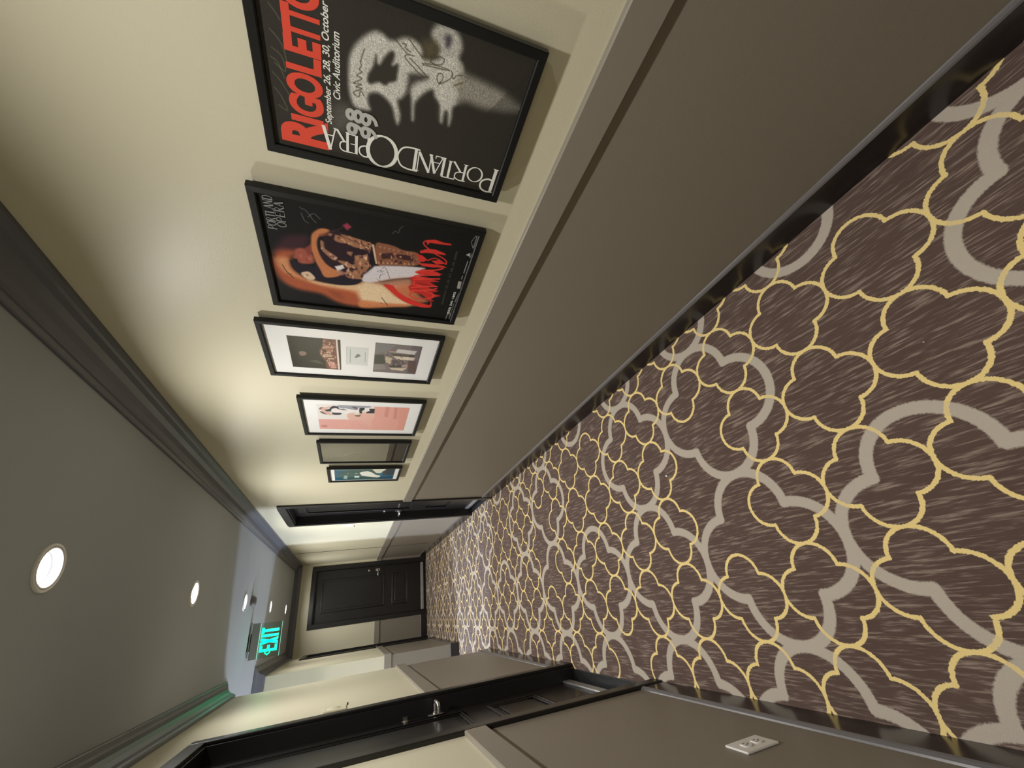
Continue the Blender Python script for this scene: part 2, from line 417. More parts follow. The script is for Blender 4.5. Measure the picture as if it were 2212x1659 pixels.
# ================================================================== doors
def door(name, o, a, n, w, lock):
    """o: floor point at one end of the opening on the wall face; a: direction along the wall; n: into the corridor"""
    o, a, n = Vector(o), Vector(a), Vector(n)
    def P(s, d, z): return o + a * s + n * d + Vector((0, 0, z))
    def bx(b, s0, s1, d0, d1, z0, z1, mi=0):
        p0, p1 = P(s0, d0, z0), P(s1, d1, z1); b.box(p0.x, p1.x, p0.y, p1.y, p0.z, p1.z, mi)
    H = 2.050
    r = empty(name, P(w / 2, 0, 0)); r['kind'] = 'structure'
    b = MB()
    bx(b, -0.063, 0.006, 0.0, 0.018, 0, H + 0.063); bx(b, w - 0.006, w + 0.063, 0.0, 0.018, 0, H + 0.063); bx(b, 0.006, w - 0.006, 0.0, 0.018, H - 0.006, H + 0.063)
    b.build('door_casing', M['casing'], r, bevel=0.004)
    b = MB()
    bx(b, 0.0, 0.016, -0.135, -0.0005, 0, H); bx(b, w - 0.016, w, -0.135, -0.0005, 0, H); bx(b, 0.016, w - 0.016, -0.135, -0.0005, H - 0.016, H)
    bx(b, 0.016, 0.028, -0.135, -0.122, 0, H - 0.016); bx(b, w - 0.028, w - 0.016, -0.135, -0.122, 0, H - 0.016)
    b.build('door_jamb', M['casing'], r, bevel=0.0015)
    b = MB(); bx(b, 0.016, w - 0.016, -0.125, -0.012, 0.0, 0.008); b.build('threshold', M['black'], r, bevel=0.002)
    # leaf with two sunk panels
    d0, d1 = -0.120, -0.075
    s0, s1 = 0.019, w - 0.019
    z0, z1 = 0.016, H - 0.019
    b = MB(); bx(b, s0, s1, d0, d1 - 0.006, z0, z1)
    pan = [(0.36, 0.66), (0.80, 1.93)]
    m0, m1 = s0 + 0.150, s1 - 0.150
    bx(b, s0, m0, d1 - 0.006, d1, z0, z1); bx(b, m1, s1, d1 - 0.006, d1, z0, z1)
    zz = z0
    for pa, pb in pan: bx(b, m0, m1, d1 - 0.006, d1, zz, pa); zz = pb
    bx(b, m0, m1, d1 - 0.006, d1, zz, z1)
    leaf = b.build('door_leaf', M['door'], r)
    for pa, pb in pan:
        b = MB()
        # ogee moulding around the panel plus a raised field
        for k, (e0, e1, h) in enumerate(((0.0, 0.012, 0.008), (0.012, 0.024, 0.004))):
            bx(b, m0 + e0, m0 + e1, d1 - 0.006, d1 + h, pa + e0, pb - e0); bx(b, m1 - e1, m1 - e0, d1 - 0.006, d1 + h, pa + e0, pb - e0)
            bx(b, m0 + e1, m1 - e1, d1 - 0.006, d1 + h, pa + e0, pa + e1); bx(b, m0 + e1, m1 - e1, d1 - 0.006, d1 + h, pb - e1, pb - e0)
        bx(b, m0 + 0.055, m1 - 0.055, d1 - 0.006, d1 + 0.001, pa + 0.055, pb - 0.055)
        b.build('door_panel', M['door'], leaf, bevel=0.0035)
    b = MB(); bx(b, s0 + 0.004, s1 - 0.004, d1, d1 + 0.012, 0.045, 0.098)
    tag(b.build('door_sweep', M['sweep'], leaf, bevel=0.003), 'pale aluminium weather strip')
    # hotel lock: tall plate, thumb-turn above, lever below
    ls = lock if lock > 0 else w + lock
    dirn = 1 if lock > 0 else -1
    b = MB(); bx(b, ls - 0.017, ls + 0.017, d1, d1 + 0.005, 0.875, 1.135)
    pl = b.build('lock_plate', M['darksteel'], r, bevel=0.002)
    b = MB(); bx(b, ls - 0.022, ls + 0.022, d1 + 0.004, d1 + 0.009, 0.895, 0.975); tag(b.build('lever_rose', M['steel'], pl, bevel=0.003), 'brushed steel rose')
    ax = 'x' if abs(n.x) > 0.5 else 'y'; sg = n.x if abs(n.x) > 0.5 else n.y
    b = MB(); c = P(ls, d1 + 0.006, 0.935); b.lathe(c, [(0.0, 0.0), (0.013, 0.0), (0.013, 0.012 * sg), (0.009, 0.014 * sg), (0.009, 0.045 * sg), (0.0, 0.045 * sg)], ax, 24)
    b.tube([P(ls, d1 + 0.045, 0.935), P(ls, d1 + 0.058, 0.935), P(ls + dirn * 0.012, d1 + 0.066, 0.935), P(ls + dirn * 0.10, d1 + 0.066, 0.935), P(ls + dirn * 0.112, d1 + 0.058, 0.935), P(ls + dirn * 0.112, d1 + 0.028, 0.935)], 0.0085, 14)
    b.build('lever', M['steel'], pl, smooth=True)
    b = MB(); c = P(ls, d1, 1.10); b.lathe(c, [(0.0, 0.0), (0.019, 0.0), (0.019, 0.005 * sg), (0.015, 0.008 * sg), (0.0, 0.008 * sg)], ax, 28)
    bx(b, ls - 0.0035, ls + 0.0035, d1 + 0.007, d1 + 0.024, 1.088, 1.112)
    tag(b.build('deadbolt', M['steel'], r, smooth=True), 'round steel deadbolt')
    return r
tag(door('door_1', (XR, DR[0], 0), (0, 1, 0), (-1, 0, 0), DR[1] - DR[0], -0.085), 'dark panelled door in the picture wall beyond the last framed print', 'door')
tag(door('door_2', (XL, DL[0], 0), (0, 1, 0), (1, 0, 0), DL[1] - DL[0], -0.085), 'large near dark door in the left wall beside the power outlet', 'door')
tag(door('door_3', (XL, DF[0], 0), (0, 1, 0), (1, 0, 0), DF[1] - DF[0], -0.085), 'dark door seen edge-on in the left wall close to the corridor end', 'door')
tag(door('door_4', (DE[0], YE, 0), (1, 0, 0), (0, -1, 0), DE[1] - DE[0], -0.085), 'dark panelled door in the end wall of the corridor', 'door')

# ================================================================== ceiling with downlight holes
bpy.data.objects.remove(ceiling, do_unlink=True)
HR = 0.064; Q = 0.11
b = MB()
def pl(x0, x1, y0, y1): b.add([(x0, y0, ZC), (x1, y0, ZC), (x1, y1, ZC), (x0, y1, ZC)], [(0, 3, 2, 1)])
pl(LAMP_X + Q, XR + T, YB - T, YE + T); pl(XL - T, LAMP_X - Q, YB - T, YE + T); pl(XS - T, XL - T, Y1 - T, Y2 + T)
ys = [YB - T] + [v for y in LAMP_Y for v in (y - Q, y + Q)] + [YE + T]
for i in range(0, len(ys), 2): pl(LAMP_X - Q, LAMP_X + Q, ys[i], ys[i + 1])
for y in LAMP_Y:
    N = 48; vs = []
    for k in range(N):
        t = 2 * math.pi * k / N; c_, s_ = math.cos(t), math.sin(t); g = Q / max(abs(c_), abs(s_))
        vs += [(LAMP_X + HR * c_, y + HR * s_, ZC), (LAMP_X + g * c_, y + g * s_, ZC)]
    b.add(vs, [(2 * k, 2 * ((k + 1) % N), 2 * ((k + 1) % N) + 1, 2 * k + 1) for k in range(N)])
b.build('ceiling', M['ceil'])['kind'] = 'structure'

# ================================================================== downlights
def downlight(y):
    r = empty('recessed_downlight', (LAMP_X, y, ZC))
    b = MB(); c = (LAMP_X, y, ZC)
    b.lathe(c, [(0.058, 0.004), (0.060, -0.003), (0.063, -0.006), (0.066, -0.005), (0.0675, -0.001), (0.069, -0.005), (0.074, -0.008), (0.0775, -0.006), (0.079, -0.001), (0.079, 0.0), (0.062, 0.001)], 'z', 56)
    b.build('trim_ring', M['trimwhite'], r, smooth=True)
    b = MB(); b.lathe(c, [(0.0625, -0.002), (0.060, 0.010), (0.056, 0.020), (0.053, 0.022), (0.050, 0.040), (0.046, 0.062), (0.046, 0.075), (0.0, 0.075)], 'z', 56)
    b.build('reflector', M['reflector'], r, smooth=True)
    b = MB(); b.lathe(c, [(0.0, 0.010), (0.018, 0.012), (0.032, 0.017), (0.042, 0.027), (0.045, 0.045)], 'z', 40)
    b.build('lamp', M['lamp'], r, smooth=True)
    L = bpy.data.lights.new('downlight_beam', 'AREA'); L.energy = LAMP_W * (0.55 if y < 1 else (0.72 if y > 6 else 1.0)); L.color = LAMP_C; L.shape = 'DISK'; L.size = 0.085; L.spread = math.radians(160)
    lo = bpy.data.objects.new('downlight_beam', L); COL.objects.link(lo); lo.parent = r; lo.location = (0, 0, -0.009)
    return r
labs = {1.94: 'largest and brightest ceiling downlight, nearest in view', 3.52: 'second ceiling downlight, between the brightest one and the smoke detector',
        5.11: 'small ceiling downlight right beside the smoke detector', 6.69: 'narrow ceiling downlight just beyond the smoke detector', 8.22: 'farthest and smallest ceiling downlight next to the end crown moulding'}
for y in LAMP_Y:
    r = downlight(y)
    tag(r, labs.get(y, 'ceiling downlight overhead behind the viewer'), 'ceiling light', 'recessed downlights along the corridor ceiling')

# ================================================================== smoke detector, exit sign, plaques, outlet
r = empty('smoke_detector', (0.300, 5.43, ZC)); c = (0.300, 5.43, ZC)
b = MB(); b.lathe(c, [(0.0, 0.0), (0.062, 0.0), (0.062, -0.010), (0.056, -0.018), (0.050, -0.020), (0.046, -0.034), (0.036, -0.042), (0.0, -0.044)], 'z', 40); b.build('detector_body', M['detector'], r, smooth=True)
b = MB(); b.lathe((0.275, 5.40, ZC - 0.038), [(0.0, 0.0), (0.004, 0.0), (0.003, -0.006), (0.0, -0.007)], 'z', 14); b.build('test_button', M['white'], r, smooth=True)
tag(r, 'round smoke detector on the ceiling between two downlights', 'smoke detector')

SY = 5.62; SX0, SX1 = -0.230, 0.089; SZ0, SZ1 = 2.100, 2.303
r = empty('exit_sign', ((SX0 + SX1) / 2, SY, ZC))
b = MB(); b.box(-0.155, 0.005, SY - 0.035, SY + 0.035, ZC - 0.022, ZC); b.build('ceiling_mount', M['black'], r, bevel=0.004)
b = MB(); b.box(SX0 - 0.006, SX1 + 0.006, SY - 0.022, SY + 0.022, SZ1, ZC - 0.022); b.build('housing', M['housing'], r, bevel=0.003)
b = MB(); b.box(SX0 + 0.02, SX1 + 0.02, SY - 0.048, SY - 0.030, ZC - 0.018, ZC - 0.010); b.build('bracket', M['housing'], r, bevel=0.001)
b = MB(); b.box(SX0, SX1, SY - 0.003, SY + 0.003, SZ0, SZ1); pn = b.build('sign_panel', M['acrylic'], r)
for za, zb in ((SZ0 - 0.003, SZ0), (SZ1 - 0.004, SZ1 - 0.0005)):
    b = MB(); b.box(SX0, SX1, SY - 0.0035, SY + 0.0035, za, zb); b.build('glowing_edge', M['greenedge'], pn)
def sign_letters():
    b = MB(); h0, h1 = 2.122, 2.286; y0, y1 = SY - 0.0060, SY - 0.0032; t = 0.024
    def bx(x0, x1, z0, z1): b.box(x0, x1, y0, y1, z0, z1)
    def quad(pts): b.add([(x, y0, z) for x, z in pts] + [(x, y1, z) for x, z in pts], [(0, 1, 2, 3), (7, 6, 5, 4)] + [(i, (i+1) % 4, 4 + (i+1) % 4, 4 + i) for i in range(4)])
    x = -0.178
    bx(x, x + t, h0, h1); hm = (h0 + h1) / 2
    for z in (h0, hm - 0.013, h1 - 0.026): bx(x + t, x + 0.058, z, z + 0.024)
    x = -0.116
    quad([(x, h0), (x + 0.027, h0), (x + 0.066, h1), (x + 0.039, h1)]); quad([(x, h1), (x + 0.039, h0), (x + 0.066, h0), (x + 0.027, h1)])
    x = -0.044; bx(x, x + t, h0, h1)
    x = -0.014; bx(x, x + 0.058, h1 - 0.026, h1); bx(x + 0.016, x + 0.042, h0, h1 - 0.026)
    cx, cz = -0.212, 2.208
    quad([(cx, cz), (cx + 0.020, cz + 0.026), (cx + 0.034, cz + 0.026), (cx + 0.014, cz)]); quad([(cx, cz), (cx + 0.014, cz), (cx + 0.034, cz - 0.026), (cx + 0.020, cz - 0.026)])
    return b
tag(sign_letters().build('lettering', M['green'], pn), 'glowing green EXIT letters with a left arrow')
tag(r, 'green edge-lit EXIT sign with left arrow hanging from the ceiling', 'exit sign')

def plaque(x, n, y0, y1, z0, z1, label):
    r = empty('room_number_plaque', (x, (y0 + y1) / 2, z0))
    b = MB(); b.box(x, x + n * 0.006, y0, y1, z0, z1); b.build('plate', M['white'] if n < 0 else M['cream'], r, bevel=0.002)
    b = MB(); b.lathe((x + n * 0.006, (y0 + y1) / 2, (z0 + z1) / 2 + 0.005), [(0.0, n * 0.006), (0.030, n * 0.005), (0.040, 0.0), (0.0, 0.0)], 'x', 32); b.build('badge', M['white'] if n < 0 else M['cream'], r, smooth=True)
    b = MB(); b.box(x, x + n * 0.012, y1 - 0.004, y1, z0 - 0.012, z0 - 0.003); b.build('clip', M['slot'], r)
    return tag(r, label, 'plaque', None)
plaque(XR, -1, 5.31, 5.47, 1.432, 1.556, 'small white plaque on the cream wall just past the picture-side door')
plaque(XL, 1, 3.12, 3.26, 1.405, 1.530, 'small cream plaque on the left cream wall just past the near door')

r = empty('power_outlet', (XL, 1.175, 0.276))
b = MB(); b.box(XL, XL + 0.006, 1.135, 1.217, 0.271, 0.392); b.build('cover_plate', M['white'], r, bevel=0.003, bseg=3)
for zc in (0.352, 0.311):
    b = MB(); X0 = XL + 0.006
    pts = [(0.017 * math.cos(t) , max(-0.0135, min(0.0135, 0.017 * math.sin(t)))) for t in [2 * math.pi * k / 40 for k in range(40)]]
    vs = [(X0 - 0.001, 1.176 + u, zc + v) for u, v in pts] + [(X0 + 0.0022, 1.176 + u, zc + v) for u, v in pts]
    b.add(vs, [tuple(range(40, 80)), tuple(range(40))[::-1]] + [(k, (k+1) % 40, 40 + (k+1) % 40, 40 + k) for k in range(40)])
    so = b.build('socket', M['white'], r)
    b = MB(); b.box(X0 + 0.002, X0 + 0.0026, 1.1685, 1.1705, zc - 0.001, zc + 0.008); b.box(X0 + 0.002, X0 + 0.0026, 1.1815, 1.1835, zc - 0.001, zc + 0.007); b.lathe((X0 + 0.0024, 1.176, zc - 0.006), [(0, 0), (0.0025, 0), (0.0025, 0.0004), (0, 0.0004)], 'x', 12); b.build('slots', M['slot'], so)
b = MB(); b.lathe((XL + 0.006, 1.176, 0.3315), [(0, 0.0012), (0.0025, 0.001), (0.003, 0), (0, 0)], 'x', 12); b.build('screw', M['steel'], r)
tag(r, 'white duplex power outlet low on the taupe left wall', 'power outlet')

for (x, y, k, lb) in ((0.4298, 1.5412, 1.0, 'tiny white scrap on the carpet, the farther of two'), (0.4698, 0.4432, 0.35, 'minute white crumb on the carpet, the nearer of two')):
    b = MB(); s = 0.006 * k
    b.add([(x - s, y - s * 0.6, 0.0012), (x + s * 0.3, y - s, 0.003), (x + s, y + s * 0.5, 0.0015), (x - s * 0.2, y + s, 0.004), (x, y, 0.0045), (x, y, 0.0)], [(0, 1, 4), (1, 2, 4), (2, 3, 4), (3, 0, 4), (1, 0, 5), (2, 1, 5), (3, 2, 5), (0, 3, 5)])
    tag(b.build('paper_scrap', M['paper']), lb, 'litter')

# ================================================================== framed pictures
def painter(rect, step, bg, layers, grain=0.0):
    """grid mesh with the printed picture as ink colours; rect in mm (u right, v up)"""
    u0, u1, v0, v1 = rect
    nu, nv = max(2, int((u1 - u0) / step) + 1), max(2, int((v1 - v0) / step) + 1)
    U = np.linspace(u0, u1, nu)[None, :].repeat(nv, 0); V = np.linspace(v0, v1, nv)[:, None].repeat(nu, 1)
    img = np.empty((nv, nu, 3)); img[:] = [int(bg[i:i+2], 16) / 255 for i in (0, 2, 4)]
    rng = np.random.default_rng(3)
    for typ, col, blur, al, pts in layers:
        if (typ[0] == 'P' and blur >= 1.6 and len(pts) > 4) or (typ[0] == 'L' and len(pts) > 2): pts = spline(pts, typ[0] == 'P', 4)
        pts = np.array(pts); w = float(typ[1:] or 0) / 2
        pad = blur * 1.2 + w + 1
        a = (U[0] > pts[:, 0].min() - pad) & (U[0] < pts[:, 0].max() + pad); c = (V[:, 0] > pts[:, 1].min() - pad) & (V[:, 0] < pts[:, 1].max() + pad)
        if not a.any() or not c.any(): continue
        ia, ic = np.where(a)[0], np.where(c)[0]; sl = (slice(ic[0], ic[-1] + 1), slice(ia[0], ia[-1] + 1))
        x, y = U[sl], V[sl]; d = np.full(x.shape, 1e9); ins = np.zeros(x.shape, bool)
        n = len(pts); ne = n if typ[0] == 'P' else n - 1
        for i in range(ne):
            p, q_ = pts[i], pts[(i + 1) % n]; e = q_ - p; L2 = max(e @ e, 1e-9)
            t = np.clip(((x - p[0]) * e[0] + (y - p[1]) * e[1]) / L2, 0, 1)
            d = np.minimum(d, np.hypot(x - p[0] - t * e[0], y - p[1] - t * e[1]))
            if typ[0] == 'P':
                cr = ((p[1] > y) != (q_[1] > y))
                xi = p[0] + (y - p[1]) / (e[1] if abs(e[1]) > 1e-9 else 1e-9) * e[0]
                ins ^= cr & (x < xi)
        sd = np.where(ins, -d, d) if typ[0] == 'P' else d - w
        k = np.clip(0.5 - sd / max(blur, 0.6) * 0.5, 0, 1); k = k * k * (3 - 2 * k) * al
        cc = np.array([int(col[i:i+2], 16) / 255 for i in (0, 2, 4)])
        img[sl] = img[sl] * (1 - k[..., None]) + cc * k[..., None]
    if grain:
        lum = img.mean(2, keepdims=True)
        img = img * (1 + rng.normal(0, grain, (nv, nu, 1)) * np.clip(lum * 2.0, 0.15, 1.0))
    img = np.clip(img, 0, 1); lin = np.where(img <= 0.04045, img / 12.92, ((img + 0.055) / 1.055) ** 2.4)
    return U, V, lin
KP = 0.989
def spline(pts, closed=True, k=5):
    P = [np.array(p, float) for p in pts]; n = len(P); out = []
    for i in range(n if closed else n - 1):
        p0, p1, p2, p3 = (P[(i - 1) % n], P[i], P[(i + 1) % n], P[(i + 2) % n]) if closed else (P[max(i - 1, 0)], P[i], P[i + 1], P[min(i + 2, n - 1)])
        for j in range(k):
            t = j / k; out.append(0.5 * (2 * p1 + (p2 - p0) * t + (2 * p0 - 5 * p1 + 4 * p2 - p3) * t * t + (3 * p1 - p0 - 3 * p2 + p3) * t ** 3))
    if not closed: out.append(P[-1])
    return [tuple(p) for p in out]
class Pic:
    def __init__(s, k, name, label, cat, yn, yf, zb, zt):
        s.yn, s.yf, s.zb, s.zt = yn, yf, zb, zt; s.W, s.H = (yf - yn) * 1000, (zt - zb) * 1000; s.k = k
        s.r = empty(name, (XR, (yn + yf) / 2, zb)); tag(s.r, label, cat, 'framed opera pictures on the cream wall')
        b = MB(); w = 0.020; X0 = XR - 0.0125
        # mitred frame: outer edge 20 mm proud, slight slope to the sight edge
        prof = [(0.0, 0.0), (0.0, 0.0175), (0.0018, 0.0195), (w - 0.003, 0.019), (w, 0.017), (w, 0.0)]
        cs = [((yn, zb), (1, 1)), ((yf, zb), (-1, 1)), ((yf, zt), (-1, -1)), ((yn, zt), (1, -1))]
        vs = []
        for (y, z), (sy, sz) in cs:
            for o, h in prof: vs.append((X0 - h, y + sy * o, z + sz * o))
        kk = len(prof); fs = [(i * kk + j, i * kk + (j+1) % kk, ((i+1) % 4) * kk + (j+1) % kk, ((i+1) % 4) * kk + j) for i in range(4) for j in range(kk)]
        b.add(vs, fs); b.build('frame', M['frame'], s.r)
        b = MB(); b.add([s.p(19, 19, 0.0260), s.p(s.W - 19, 19, 0.0260), s.p(s.W - 19, s.H - 19, 0.0260), s.p(19, s.H - 19, 0.0260)], [(0, 1, 2, 3)])
        b.build('glass', M['plexi'] if k == 5 else M['glass'], s.r)
        b = MB(); b.box(XR - 0.0205, XR - 0.0128, yn + 0.018, yf - 0.018, zb + 0.018, zt - 0.018); b.build('backing_board', M['slot'], s.r)
        b = MB(); b.box(XR - 0.0130, XR, (yn + yf) / 2 - 0.06, (yn + yf) / 2 + 0.06, zt - 0.09, zt - 0.06); b.build('wall_cleat', M['slot'], s.r); b = MB(); b.box(XR - 0.0130, XR, yn + 0.05, yf - 0.05, zb + 0.05, zb + 0.07); b.build('wall_cleat', M['slot'], s.r)
    def p(s, u, v, h=0.023): return (XR - h, s.yf - u / 1000.0, s.zb + v / 1000.0)
    def board(s, name, rect, h0, h1, m):
        a, c = s.p(rect[0], rect[2], h0), s.p(rect[1], rect[3], h1); b = MB(); b.box(a[0], c[0], a[1], c[1], a[2], c[2]); return b.build(name, m, s.r)
    def sheet(s, name, rect, step, bg, h=0.023, grain=0.0, parent=None, label=None):
        U, V, lin = painter(rect, step, bg, PAINT[s.k], grain); nv, nu = U.shape
        off = s.r.location
        co = np.empty((nv * nu, 3)); co[:, 0] = XR - h - off[0]; co[:, 1] = s.yf - U.ravel() / 1000 - off[1]; co[:, 2] = s.zb + V.ravel() / 1000 - off[2]
        me = bpy.data.meshes.new(name); idx = np.arange(nv * nu).reshape(nv, nu)
        f = np.stack([idx[:-1, :-1], idx[1:, :-1], idx[1:, 1:], idx[:-1, 1:]], -1).reshape(-1, 4)
        me.vertices.add(nv * nu); me.vertices.foreach_set('co', co.ravel()); me.loops.add(f.size); me.loops.foreach_set('vertex_index', f.ravel())
        me.polygons.add(len(f)); me.polygons.foreach_set('loop_start', np.arange(0, f.size, 4)); me.polygons.foreach_set('loop_total', np.full(len(f), 4)); me.update(); me.validate()
        ca = me.color_attributes.new('ink', 'FLOAT_COLOR', 'POINT'); rgba = np.ones((nv * nu, 4)); rgba[:, :3] = lin.reshape(-1, 3); ca.data.foreach_set('color', rgba.ravel())
        me.materials.append(M['ink']); o = bpy.data.objects.new(name, me); COL.objects.link(o); o.parent = s.r
        if label: o['label'] = label
        return o
    def text(s, name, items, m, h=0.0234, label=None):
        """items: (string, u0, u1, v0, v1, weight, shear)"""
        b = MB()
        for st, u0, u1, v0, v1, wgt, sh in items:
            cu = bpy.data.curves.new('t', 'FONT'); cu.body = st; cu.size = 1.0; cu.offset = wgt; cu.shear = sh; cu.resolution_u = 6
            to = bpy.data.objects.new('t', cu); COL.objects.link(to); bpy.context.view_layer.update()
            me = bpy.data.meshes.new_from_object(to.evaluated_get(bpy.context.evaluated_depsgraph_get()))
            co = np.array([v.co[:2] for v in me.vertices]); lo, hi = co.min(0), co.max(0)
            uv = (co - lo) / (hi - lo); h += 2e-5
            b.add([s.p(KP * (u0 + a * (u1 - u0)) - 0.8, KP * (v0 + c * (v1 - v0)) - 0.6, h) for a, c in uv], [tuple(p_.vertices) for p_ in me.polygons])
            bpy.data.objects.remove(to, do_unlink=True); bpy.data.meshes.remove(me); bpy.data.curves.remove(cu)
        o = b.build(name, m, s.r)
        if label: o['label'] = label
        return o

